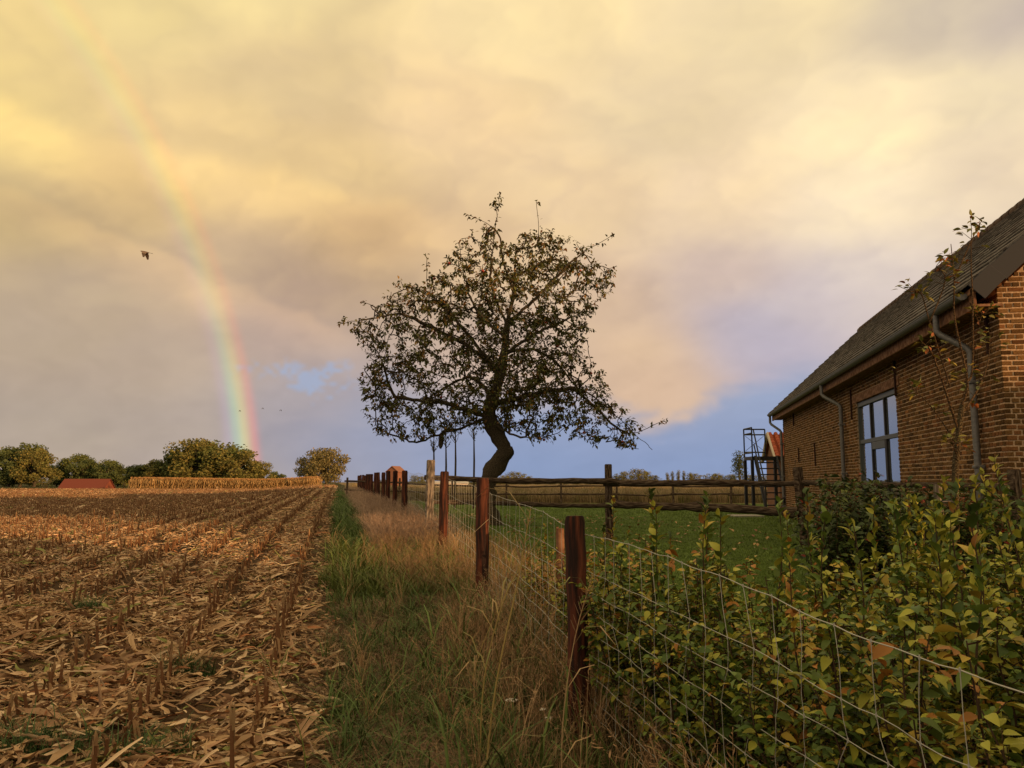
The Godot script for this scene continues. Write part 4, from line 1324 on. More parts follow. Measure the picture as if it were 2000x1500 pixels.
func make_field() -> void:
	# leaf litter
	var kinds := []
	for k in 6:
		kinds.append(litter_mesh(rnd(0.12, 0.3), rnd(0.014, 0.03), rnd(0.4, 1.8), rnd(-3.2, 3.2), rnd(0.03, 0.2)))
	kinds.append(litter_mesh(0.07, 0.028, 0.9, 2.2, 0.1))
	kinds.append(litter_mesh(0.36, 0.012, 0.2, 0.6, 0.05))
	for k in 5: kinds.append(litter_mesh(rnd(0.04, 0.1), rnd(0.008, 0.022), rnd(0.4, 1.6), rnd(-3.0, 3.0), 0.1))
	var where := []
	var tint := []
	for k in kinds.size():
		where.append([]); tint.append(PackedColorArray())
	var bands := [[2.8, 7.0, 980.0, 1.0], [7.0, 12.0, 900.0, 0.85], [12.0, 22.0, 560.0, 0.85], [22.0, 40.0, 190.0, 1.0], [40.0, 75.0, 26.0, 1.9], [75.0, 150.0, 6.0, 2.8]]
	for b in bands:
		var xl: float = -0.70 * b[1] - 0.5
		var xr := fence_x(b[0]) - 1.45
		var area: float = (b[1] - b[0]) * (xr - xl)
		var cnt := int(area * b[2])
		for k in cnt:
			var d: float = rnd(b[0], b[1])
			var x := rnd(xl, xr)
			if absf(x) > 0.70 * d + 0.5: continue
			var s := x - fence_x(d)
			if s > -1.5 - 0.12 * nz.get_noise_2d(d * 40.0, 5.0): continue
			if s > -1.85 and rng.randf() < 0.65: continue
			# windrow-like drifts: thick and thin patches
			var row := fposmod((s + 1.95) / 0.74, 1.0)
			var thin := nz.get_noise_2d(x * 18.0 + 400.0, -d * 11.0)
			if thin < -0.2 and rng.randf() < 0.8: continue
			if d > 9.0 and d < 60.0 and (row < 0.2 or row > 0.8) and rng.randf() < 0.82: continue
			var g := rng.randi_range(0, kinds.size() - 1)
			var sz: float = b[3] * rnd(0.65, 1.25)
			var lift := rnd(0.0, 0.055)
			if rng.randf() < 0.04: sz *= 1.7
			var bs := Basis(Vector3.UP, rnd(0, TAU) if rng.randf() < 0.6 else rnd(-0.5, 0.5) + PI / 2.0) * Basis(Vector3.RIGHT, rng.randfn() * 0.2) * Basis(Vector3(0, 0, 1), rnd(-1.1, 1.1))
			if rng.randf() < 0.05: bs = Basis(Vector3.UP, rnd(0, TAU)) * Basis(Vector3.RIGHT, rnd(0.4, 1.0))
			where[g].append(Transform3D(bs.scaled(Vector3.ONE * sz), on_ground(x, -d, lift)))
			tint[g].append(field_tone())
	var tot := 0
	var lt := thing("maize_litter", "dry curled maize leaves strewn thickly over the harvested field", "crop litter")
	lt.set_meta("kind", "stuff")
	for k in kinds.size():
		tot += where[k].size()
		copies(lt, "leaves", kinds[k], M.litter, where[k], tint[k])
	print("litter ", tot)
	# stubble in rows parallel to the fence
	var sk := []
	for k in 6: sk.append(stalk_mesh(1.0, 0.055, 400 + k))
	var all := []
	for r in 130:
		var s := -1.95 - r * 0.74
		var d := 2.5
		while d < 148.0:
			var step := rnd(0.07, 0.17) * (1.35 if d < 12.0 else 1.15 if d < 28.0 else 1.0 if d < 40.0 else (1.5 if d < 80.0 else 2.4))
			d += step
			var x := fence_x(d) + s + rnd(-0.02, 0.02)
			if absf(x) > 0.70 * d + 0.4: continue
			if nz.get_noise_2d(x * 12.0 - 200.0, d * 12.0) < -0.3: continue
			var h := (rnd(0.12, 0.27) if d < 9.0 else rnd(0.1, 0.21)) * (1.0 if d < 40.0 else 1.2)
			if rng.randf() < 0.06: h *= 1.5
			all.append([d, on_ground(x, -d), h, rng.randi_range(0, 5), rnd(0, TAU), rnd(-0.22, 0.22)])
	all.sort_custom(func(a, b): return a[0] < b[0])
	var rest := []
	var rc := []
	for k in 6:
		rest.append([]); rc.append(PackedColorArray())
	for i in all.size():
		var a: Array = all[i]
		var wide: float = a[2] / 0.2 if a[0] > 40.0 else 1.0
		var bs := (Basis(Vector3.UP, a[4]) * Basis(Vector3.RIGHT, a[5])).scaled(Vector3(0.2 * wide, a[2], 0.2 * wide))
		if i < 300:
			var o := part(self, "maize_stub", sk[a[3]], M.stalk, Transform3D(bs, a[1]))
			tag(o, "short cut brown maize stalk standing in a stubble row", "stalk", "cut maize stalks standing in rows")
		else:
			var k := rnd(0.7, 1.25)
			rest[a[3]].append(Transform3D(bs, a[1])); rc[a[3]].append(Color(k, k, k))
	var sn := thing("maize_stubble", "rows of cut brown maize stalks running away across the field", "stubble")
	sn.set_meta("kind", "stuff")
	for k in 6: copies(sn, "stalks", sk[k], M.stalk, rest[k], rc[k])
	print("stubble ", all.size())

# ---------------------------------------------------------------- grasses
func tuft(n: int, spread: float, h0: float, h1: float, wid: float, arch: float, seed_: int, seeds := 0.0, c0 := Color.WHITE, c1 := Color.WHITE) -> ArrayMesh:
	var q := RandomNumberGenerator.new()
	q.seed = seed_
	var mb := MB.new()
	for k in n:
		var a := q.randf() * TAU
		var r := spread * sqrt(q.randf())
		var base := Vector3(cos(a) * r, -0.02, sin(a) * r)
		var az := q.randf() * TAU
		var out := Vector3(cos(az), 0, sin(az))
		var h := q.randf_range(h0, h1)
		var l := h * arch * q.randf_range(0.2, 1.0)
		var pts := PackedVector3Array()
		var ww := PackedFloat32Array()
		for i in 5:
			var t := i / 4.0
			pts.append(base + out * l * t * t + Vector3(0, h * (t - 0.28 * arch * t * t * t), 0))
			ww.append(wid * (1.0 - 0.85 * t) * 0.5 + 0.0005)
		var sh := q.randf_range(0.75, 1.2)
		mb.strip(pts, ww, Vector3(-out.z, 0, out.x), c0 * sh, c1 * sh)
		if seeds > 0.0 and q.randf() < seeds:      # a loose seed head
			var tip := pts[4]
			var dr := (pts[4] - pts[3]).normalized()
			for e in 9:
				var u := e / 9.0
				var p := tip - dr * h * 0.26 * u
				var o := (Vector3(q.randfn(), q.randfn() * 0.5, q.randfn()).normalized() + dr * 0.8).normalized() * h * 0.05 * (0.35 + u)
				mb.strip(PackedVector3Array([p, p + o * 0.6, p + o]), PackedFloat32Array([0.0006, 0.0022, 0.001]), Vector3(-dr.z, 0.3, dr.x), c1, c1)
	return mb.mesh()

func scatter(lists: Array, tints: Array, p: Vector3, size: float, col: Color) -> void:
	var g := rng.randi_range(0, lists.size() - 1)
	lists[g].append(Transform3D((Basis(Vector3.UP, rnd(0, TAU)) * Basis(Vector3.RIGHT, rnd(-0.12, 0.12))).scaled(Vector3(size * rnd(0.8, 1.2), size, size * rnd(0.8, 1.2))), p))
	tints[g].append(col)

func empty_lists(n: int) -> Array:
	var a := []
	var b := []
	for k in n:
		a.append([]); b.append(PackedColorArray())
	return [a, b]

func stuff_of(called: String, label: String, category: String, meshes: Array, lists: Array, m: Material) -> void:
	var t := thing(called, label, category)
	t.set_meta("kind", "stuff")
	for k in meshes.size():
		if lists[0][k].size(): copies(t, "tufts", meshes[k], m, lists[0][k], lists[1][k])

func make_grass() -> void:
	var green := []
	for k in 4: green.append(tuft(16, 0.07, 0.10, 0.26, 0.007, 0.9, 500 + k, 0.0))
	var dry := []
	for k in 4: dry.append(tuft(13, 0.06, 0.35, 0.75, 0.0042, 0.75, 520 + k, 0.35))
	var head := []
	for k in 3: head.append(tuft(12, 0.08, 0.4, 0.8, 0.0035, 0.6, 540 + k, 1.0))
	var mat_ := []
	for k in 3: mat_.append(tuft(22, 0.12, 0.08, 0.22, 0.0045, 2.2, 560 + k))      # matted dead grass
	for k in 2: green.append(tuft(5, 0.05, 0.2, 0.42, 0.014, 1.0, 570 + k, 0.0))
	var gl := empty_lists(6)
	var dl := empty_lists(4)
	var hl := empty_lists(3)
	var ml := empty_lists(3)
	# verge between the field and the hedge
	var bands := [[1.5, 6.0, 340.0], [6.0, 10.0, 300.0], [10.0, 16.0, 200.0], [16.0, 30.0, 80.0], [30.0, 60.0, 25.0]]
	for b in bands:
		for k in int((b[1] - b[0]) * 2.7 * b[2]):
			var d: float = rnd(b[0], b[1])
			var s := rnd(-1.8, 0.9)
			var edge := -1.55 + 0.25 * nz.get_noise_2d(d * 30.0, 77.0)
			if s < edge: continue
			var x := fence_x(d) + s
			var p := on_ground(x, -d)
			var n := nz.get_noise_2d(x * 20.0 + 31.0, -d * 20.0)
			var far: float = 1.0 if d < 16.0 else 1.3
			var strip := smoothstep(-0.75, -1.05, s + n * 0.3)          # greener close to the field
			var u := rng.randf()
			if s > -0.4 and s < 0.3 and d > 3.6 and d < 5.5 and rng.randf() < 0.8: continue      # thin round the thick post
			if d < 9.0 and s < -0.5 + n * 0.6 + 0.45 * smoothstep(6.8, 8.5, d):
				# low herbage with dead stems mixed in
				if u < 0.5 + 0.5 * n: scatter(gl[0], gl[1], p, rnd(0.5, 1.0), Color(0.09, 0.145, 0.035) * rnd(0.5, 1.4))
				elif u < 0.9: scatter(ml[0], ml[1], p, rnd(0.7, 1.2), Color(0.26, 0.165, 0.09) * rnd(0.4, 1.3))
				elif u < 0.93: scatter(dl[0], dl[1], p, rnd(0.4, 0.8), Color(0.4, 0.26, 0.13) * rnd(0.7, 1.2))
			elif d < 9.0:
				if u < 0.2 + 0.25 * n: scatter(dl[0], dl[1], p, rnd(0.5, 1.0), Color(0.4, 0.26, 0.14) * rnd(0.4, 1.45))
				elif u < 0.38: scatter(ml[0], ml[1], p, rnd(0.7, 1.6), Color(0.27, 0.165, 0.085) * rnd(0.4, 1.3))
				elif u < 0.68: scatter(gl[0], gl[1], p, rnd(0.5, 1.6), Color(0.1, 0.15, 0.036) * rnd(0.45, 1.5))
				elif u < 0.75 and s < 0.3: scatter(hl[0], hl[1], p, rnd(0.6, 1.0), Color(0.30, 0.18, 0.09) * rnd(0.7, 1.2))
			elif d < 12.6:
				var clump := smoothstep(0.75, 0.1, absf(s + 0.05) + absf(d - 11.6) * 0.35)
				if u < 0.35 * clump + 0.04: scatter(dl[0], dl[1], p, rnd(0.6, 1.05), Color(0.4, 0.26, 0.13) * rnd(0.75, 1.25))
				elif u < 0.30 and strip < 0.5: scatter(hl[0], hl[1], p, rnd(0.4, 0.75), Color(0.30, 0.19, 0.1) * rnd(0.7, 1.2))
				else: scatter(gl[0], gl[1], p, rnd(0.7, 1.5), Color(0.14, 0.18, 0.04) * rnd(0.7, 1.3))
			else:
				if strip > 0.5 and u < 0.8: scatter(gl[0], gl[1], p, rnd(0.6, 1.1) * far, Color(0.095, 0.15, 0.034) * rnd(0.7, 1.3))
				elif s < 0.35 and u < 0.8: scatter(hl[0], hl[1], p, rnd(0.55, 0.95), Color(0.38, 0.26, 0.18) * rnd(0.65, 1.2))
				elif u < 0.6: scatter(gl[0], gl[1], p, rnd(0.8, 1.5), Color(0.08, 0.10, 0.025) * rnd(0.7, 1.3))
	for c in [[-3.05, 5.0, 0.35], [-2.0, 4.75, 0.25], [-2.7, 4.85, 0.2], [-4.3, 8.5, 0.2], [-2.45, 6.3, 0.2]]:      # weeds coming up in the stubble
		for k in 90:
			var x: float = c[0] + rng.randfn() * c[2] * 0.6
			var d: float = c[1] + rng.randfn() * c[2] * 0.4
			scatter(gl[0], gl[1], on_ground(x, -d), rnd(0.35, 0.7), Color(0.06, 0.11, 0.03) * rnd(0.7, 1.3))
	stuff_of("verge_grass", "rough green grass along the verge beside the stubble field", "grass", green, gl, M.blade)
	stuff_of("dry_grass", "dry straw-brown tall grass along the wire fence", "grass", dry, dl, M.blade)
	stuff_of("seed_head_grass", "dusky brown seed-headed grass along the line of posts", "grass", head, hl, M.blade)
	stuff_of("dead_grass_mat", "matted dead grass on the verge", "grass", mat_, ml, M.blade)
	# mown lawn and the meadow behind it
	var lawn := []
	for k in 3: lawn.append(tuft(26, 0.13, 0.03, 0.075, 0.006, 0.9, 580 + k, 0.0))
	var ll := empty_lists(3)
	for b in [[7.5, 14.0, 75.0], [14.0, 22.0, 45.0], [22.0, 42.0, 16.0]]:
		var xr: float = 0.55 * b[1]
		var xl: float = fence_x(b[1]) + 0.5
		for k in int((b[1] - b[0]) * (xr - xl) * b[2]):
			var d: float = rnd(b[0], b[1])
			var x := rnd(xl, xr)
			var s := x - fence_x(d)
			if s < 0.6 or x > 4.1 + 0.182 * d: continue
			scatter(ll[0], ll[1], on_ground(x, -d), rnd(0.8, 1.3) * (1.0 if d < 22.0 else 1.5), Color(0.14, 0.215, 0.04) * rnd(0.55, 1.35))
	stuff_of("lawn_grass", "short mown green grass of the lawn under the apple tree", "grass", lawn, ll, M.blade)
	var me := []
	for k in 3: me.append(tuft(20, 0.3, 0.35, 0.8, 0.02, 0.5, 590 + k, 0.0))
	var mm := empty_lists(3)
	for k in 9000:
		var d := 44.5 + 105.0 * pow(rng.randf(), 1.8)
		var x := rnd(fence_x(d) + 0.8, 0.42 * d)
		scatter(mm[0], mm[1], on_ground(x, -d), rnd(0.7, 1.2), (Color(0.33, 0.245, 0.13) if rng.randf() < 0.75 else Color(0.16, 0.16, 0.05)) * rnd(0.7, 1.2))
	stuff_of("meadow_grass", "tall straw-coloured meadow grass beyond the paddock fence", "grass", me, mm, M.blade)
	# fallen leaves on the lawn
	var fl := []
	var fc := PackedColorArray()
	for k in 420:
		var a := rnd(0, TAU)
		var r := 5.5 * sqrt(rng.randf())
		var x := -0.4 + cos(a) * r + 0.8
		var z := -19.0 + sin(a) * r * 1.4
		if side_of_fence(x, z) < 0.7: continue
		fl.append(Transform3D((Basis(Vector3.UP, rnd(0, TAU)) * Basis(Vector3.RIGHT, rnd(-0.5, 0.5))).scaled(Vector3.ONE * rnd(0.9, 1.5)), on_ground(x, z, 0.06)))
		fc.append((Color(0.4, 0.25, 0.1) if rng.randf() < 0.6 else Color(0.3, 0.12, 0.05)) * rnd(0.7, 1.3))
	var o := copies(self, "fallen_leaves", simple_leaf(0.08, 0.05, 0.2), M.leaf, fl, fc)
	tag(o, "fallen brown apple leaves scattered on the lawn", "fallen leaves")
	make_tall_stems()

func make_tall_stems() -> void:
	# single tall grass plants that stand out of the verge
	var specs := [
		[Vector3(-0.14, 0, -4.35), [Vector3(0, 0, 0), Vector3(0.06, 0.5, 0), Vector3(0.17, 1.0, -0.05), Vector3(0.24, 1.38, -0.1)], 0.0065, "tall yellowed grass stem leaning beside the thick red fence post"],
		[Vector3(-0.17, 0, -4.6), [Vector3(0, 0, 0), Vector3(0.02, 0.45, 0), Vector3(0.14, 0.9, 0.0), Vector3(0.33, 1.2, -0.05)], 0.005, "thinner straw stem with drooping leaves beside the tall yellowed one"],
		[Vector3(-0.30, 0, -5.6), [Vector3(0, 0, 0), Vector3(0.1, 0.4, 0), Vector3(0.32, 0.85, -0.1)], 0.004, "pale slanting grass stalk rising across the second red post"],
		[Vector3(0.23, 0, -3.9), [Vector3(0, 0, 0), Vector3(0.0, 0.4, 0), Vector3(0.06, 0.8, 0.0), Vector3(0.15, 1.1, 0.0)], 0.004, "feathery seed-headed grass standing against the thick red fence post"],
		[Vector3(-1.05, 0, -4.4), [Vector3(0, 0, 0), Vector3(-0.05, 0.25, 0), Vector3(-0.25, 0.62, 0.0)], 0.004, "green grass stem with a folded blade leaning over the stubble edge"]]
	for i in specs.size():
		var sp: Array = specs[i]
		var p: Vector3 = sp[0]
		p.y = ground(p.x, p.z)
		var t := thing("tall_grass_stem", sp[3], "grass stem", p)
		var mb := MB.new()
		var col := Color(0.36, 0.27, 0.1) if i < 3 else (Color(0.4, 0.28, 0.15) if i == 3 else Color(0.16, 0.2, 0.05))
		stick(mb, sp[1], sp[2], sp[2] * 0.4, col)
		part(t, "stem", mb.mesh(), M.stalk)
		var q: Array = sp[1]
		for k in 6:
			var u := rnd(0.15, 0.95) * (q.size() - 1)
			var j := mini(int(u), q.size() - 2)
			var a: Vector3 = (q[j] as Vector3).lerp(q[j + 1], u - j)
			var az := rnd(0, TAU)
			var o := Vector3(cos(az), 0, sin(az))
			var l := rnd(0.18, 0.42)
			mb = MB.new()
			mb.strip(PackedVector3Array([a, a + o * l * 0.3 + Vector3(0, l * 0.35, 0), a + o * l * 0.65 + Vector3(0, l * 0.4, 0), a + o * l + Vector3(0, l * 0.15, 0)]), PackedFloat32Array([0.002, 0.005, 0.004, 0.0008]), Vector3(-o.z, 0, o.x), col * rnd(0.7, 1.0), (Color(0.14, 0.19, 0.06) if k % 2 == 0 else Color(0.45, 0.3, 0.16)), 0.3)
			part(t, "blade", mb.mesh(), M.blade)
		var tip: Vector3 = q[q.size() - 1]
		var dr: Vector3 = (tip - q[q.size() - 2]).normalized()
		mb = MB.new()
		for e in 26:
			var u := e / 26.0
			var a := tip - dr * 0.3 * u
			var o := (Vector3(rng.randfn(), rng.randfn() * 0.5, rng.randfn()).normalized() + dr * 1.2).normalized() * 0.075 * (0.3 + u)
			mb.strip(PackedVector3Array([a, a + o * 0.5, a + o]), PackedFloat32Array([0.0008, 0.0032, 0.001]), Vector3(-dr.z, 0.3, dr.x), Color(0.36, 0.22, 0.13), Color(0.48, 0.33, 0.2))
		part(t, "seed_head", mb.mesh(), M.blade)
	# white umbels low in the grass
	var fm := [Vector3(0.0, 0.18, -4.72), Vector3(0.17, 0.13, -4.7), Vector3(0.2, 0.1, -4.66)]
	for i in 3:
		var p: Vector3 = fm[i]
		var base := on_ground(p.x, p.z)
		var t := thing("white_flower", "small white flower head on a thin stem low in the verge grass", "flower", base, "white flowers in the verge")
		var h := p.y + 0.12
		var mb := MB.new()
		mb.tube(PackedVector3Array([Vector3.ZERO, Vector3(0.01, h * 0.6, 0), Vector3(0, h, 0)]), PackedFloat32Array([0.003, 0.0025, 0.002]), 5, Color(0.1, 0.13, 0.04))
		part(t, "stem", mb.mesh(), M.stalk)
		mb = MB.new()
		for k in 40:
			var a := rnd(0, TAU)
			var r := (0.034 if i == 0 else 0.018) * sqrt(rng.randf())
			var c := Vector3(cos(a) * r, h + 0.01 - r * 0.25 + rnd(-0.003, 0.003), sin(a) * r)
			var o := Vector3(rnd(-1, 1), 0.4, rnd(-1, 1)).normalized() * 0.005
			mb.face3(c - o, c + Vector3(o.z, 0.002, -o.x), c + o, Color(0.7, 0.68, 0.6))
			mb.face3(c + o, c - Vector3(o.z, -0.002, -o.x), c - o, Color(0.7, 0.68, 0.6))
		part(t, "petals", mb.mesh(), M.leaf)

# ---------------------------------------------------------------- the young hedge behind the wire, and the dark bushes by the barn
func make_shrub(called: String, label: String, at: Vector3, h: float, stems: int, spread: float, seed_: int, leaf: Array, pal: Array, dens: float, own: int, group := "", shoots := 0) -> Node3D:
	var keep := rng
	rng = RandomNumberGenerator.new()
	rng.seed = seed_
	var t := thing(called, label, "shrub", at, group)
	var wood := MB.new()
	var list := []
	for s in stems + shoots:
		var a := rnd(0, TAU)
		var tall := h * (rnd(0.55, 1.0) if s < stems else rnd(1.12, 1.34))
		var out := Vector3(cos(a), 0, sin(a)) * spread * rnd(0.15, 1.0) * (1.0 if s < stems else 0.6)
		var pts := []
		for k in 7:
			var u := k / 6.0
			pts.append(Vector3(cos(a), 0, sin(a)) * 0.04 + out * pow(u, 0.8) + Vector3(rnd(-0.03, 0.03), tall * u, rnd(-0.03, 0.03)))
		stick(wood, pts, 0.008, 0.002, Color(0.07, 0.045, 0.03), 5)
		var y := tall * rnd(0.06, 0.16)
		while y < tall:
			var u := y / tall * 6.0
			var j := mini(int(u), 5)
			var p: Vector3 = (pts[j] as Vector3).lerp(pts[j + 1], u - j)
			var az := rnd(0, TAU)
			var top := y / tall
			var len_ := rnd(0.10, 0.30) * (1.0 - 0.75 * top) * (1.0 if s < stems else 0.2)
			var dr := (Vector3(cos(az), rnd(0.2, 0.9), sin(az))).normalized()
			var q := p + dr * len_
			if len_ > 0.04: wood.tube(PackedVector3Array([p, p.lerp(q, 0.5) + Vector3(0, -0.01, 0), q]), PackedFloat32Array([0.003, 0.0022, 0.0012]), 4, Color(0.08, 0.05, 0.03))
			var n := int(len_ / 0.032 * dens) + 1
			for k in n:
				var v := (k + 0.6) / n
				var lp := p.lerp(q, v)
				var sd := dr.cross(Vector3.UP).normalized() * (1.0 if k % 2 == 0 else -1.0)
				var ld := (dr * 0.7 + sd * rnd(0.5, 1.1) + Vector3(0, rnd(-0.2, 0.3), 0)).normalized()
				var bs := leaf_basis(ld, rnd(-0.2, 0.5)) if s < stems else leaf_basis((ld * 0.6 + Vector3.UP * 0.8).normalized(), -0.2)
				var sc := rnd(0.42, 1.2)
				list.append([Transform3D(bs.scaled(Vector3.ONE * sc), lp), top])
			y += (rnd(0.03, 0.075) if s < stems else rnd(0.02, 0.04)) / maxf(dens, 0.4)
	part(t, "stems", wood.mesh(), M.twig)
	var by := empty_lists(leaf.size())
	var mats := []
	for p in pal:
		var m2: StandardMaterial3D = M.leaf.duplicate()
		m2.albedo_color = (p[1] as Color).linear_to_srgb()
		mats.append(m2)
	var every := maxi(1, int(list.size() / float(maxi(own, 1))))
	for i in list.size():
		var r := rng.randf()
		var c: Color = pal[0][1]
		var ci := 0
		for k in pal.size():
			r -= pal[k][0]
			if r <= 0.0:
				c = pal[k][1]; ci = k
				break
		var g := rng.randi_range(0, leaf.size() - 1)
		if own > 0 and i % every == 0: part(t, "leaf", leaf[g], mats[ci], list[i][0])
		else:
			by[0][g].append(list[i][0])
			by[1][g].append(c * rnd(0.7, 1.3))
	for g in leaf.size(): copies(t, "foliage", leaf[g], M.leaf, by[0][g], by[1][g])
	rng = keep
	return t

func make_hedge() -> void:
	var leaf := [leaf_mesh(0.052, 0.033, 0.3, Color.WHITE, 0.35), leaf_mesh(0.062, 0.038, 0.55, Color.WHITE, 0.28), leaf_mesh(0.044, 0.03, 0.15, Color.WHITE, 0.5)]
	var G := Color(0.12, 0.178, 0.03)
	var Y := Color(0.33, 0.33, 0.045)
	var K := Color(0.065, 0.11, 0.024)
	var O := Color(0.34, 0.15, 0.03)
	var W := Color(0.40, 0.29, 0.045)
	var pals := [
		[[0.5, G], [0.22, K], [0.22, Y], [0.04, W], [0.02, O]],
		[[0.4, G], [0.14, K], [0.31, Y], [0.09, W], [0.06, O]],
		[[0.3, G], [0.1, K], [0.5, Y], [0.08, W], [0.02, O]],
		[[0.3, Y], [0.2, G], [0.25, O], [0.25, W]]]
	var names := ["green-leaved young hedge shrub with upright stems behind the wire netting", "hedge shrub flecked with yellow and orange leaves behind the wire netting", "yellow-green hedge shrub with long leafy shoots above the wire netting", "thin hedge shrub turning orange and yellow behind the wire netting"]
	var protos := []
	for k in 4: protos.append(null)
	var spots := [
		# s from the fence, distance, kind, size
		[0.38, 1.5, 1, 1.0], [0.40, 1.9, 2, 1.0], [0.36, 2.25, 3, 1.0], [0.42, 2.65, 1, 0.98], [0.36, 3.05, 0, 0.95], [0.40, 3.45, 3, 0.9], [0.38, 3.85, 0, 0.95], [0.36, 4.25, 1, 0.95], [0.42, 4.7, 0, 0.95], [0.38, 5.15, 1, 0.96], [0.45, 5.7, 3, 0.98], [0.45, 6.3, 1, 0.74], [0.5, 7.0, 3, 0.72], [0.42, 7.8, 3, 0.66],
		[0.85, 1.9, 0, 1.0], [0.95, 2.4, 1, 1.0], [0.85, 3.0, 2, 1.0], [0.95, 3.5, 0, 0.95], [0.9, 4.1, 1, 0.97], [0.95, 4.7, 3, 0.95], [0.9, 5.4, 3, 0.92], [1.0, 6.1, 1, 0.72], [1.05, 7.2, 3, 0.68],
		[1.45, 2.6, 0, 1.05], [1.5, 3.2, 2, 1.05], [1.45, 3.9, 1, 1.0], [1.5, 4.5, 2, 0.98], [1.55, 5.2, 3, 0.82], [2.1, 3.4, 0, 1.05], [2.1, 4.2, 2, 1.06], [2.15, 5.0, 2, 0.96], [2.7, 4.4, 0, 1.05], [2.75, 5.2, 2, 1.02], [3.3, 5.4, 1, 1.0], [2.7, 6.0, 2, 0.95]]
	var grp := "young hedge shrubs behind the wire netting"
	for i in spots.size():
		var sp: Array = spots[i]
		var x: float = fence_x(sp[1]) + sp[0]
		var p := on_ground(x, -sp[1])
		var k: int = sp[2]
		if protos[k] == null:
			protos[k] = make_shrub("hedge_shrub", names[k], p, 1.16, 15 if k != 3 else 9, 0.38, 700 + k, leaf, pals[k], 1.9 if k != 3 else 1.4, 60, grp, [2, 1, 5, 1][k])
			protos[k].scale = Vector3.ONE * sp[3]
		else: copy(protos[k], names[k], p, rnd(0, TAU), sp[3], grp)
	# dark dense bushes in front of the barn
	var dl := [leaf_mesh(0.085, 0.05, 0.4, Color.WHITE, 0.25), leaf_mesh(0.07, 0.042, 0.6, Color.WHITE, 0.3)]
	var D := Color(0.04, 0.066, 0.018)
	var pd := [[0.6, D], [0.3, Color(0.06, 0.09, 0.022)], [0.08, Color(0.07, 0.09, 0.02)], [0.02, Color(0.3, 0.05, 0.03)]]
	var first: Node3D = null
	for sp in [[3.55, -9.0, 1.0], [3.95, -9.4, 1.08], [4.3, -8.6, 1.0], [4.7, -9.3, 1.05], [4.85, -8.4, 0.95], [5.1, -8.9, 1.05], [4.2, -10.1, 1.08], [5.3, -8.0, 0.9], [4.05, -8.3, 0.85], [4.9, -10.4, 1.0], [4.5, -11.0, 1.0]]:
		var p := on_ground(sp[0], sp[1])
		var lab := "dense dark green leafy bush between the hedge and the barn"
		if first == null: first = make_shrub("dark_bush", lab, p, 1.3, 16, 0.55, 760, dl, pd, 1.3, 40, "dark bushes by the barn")
		else: copy(first, lab, p, rnd(0, TAU), sp[2], "dark bushes by the barn")

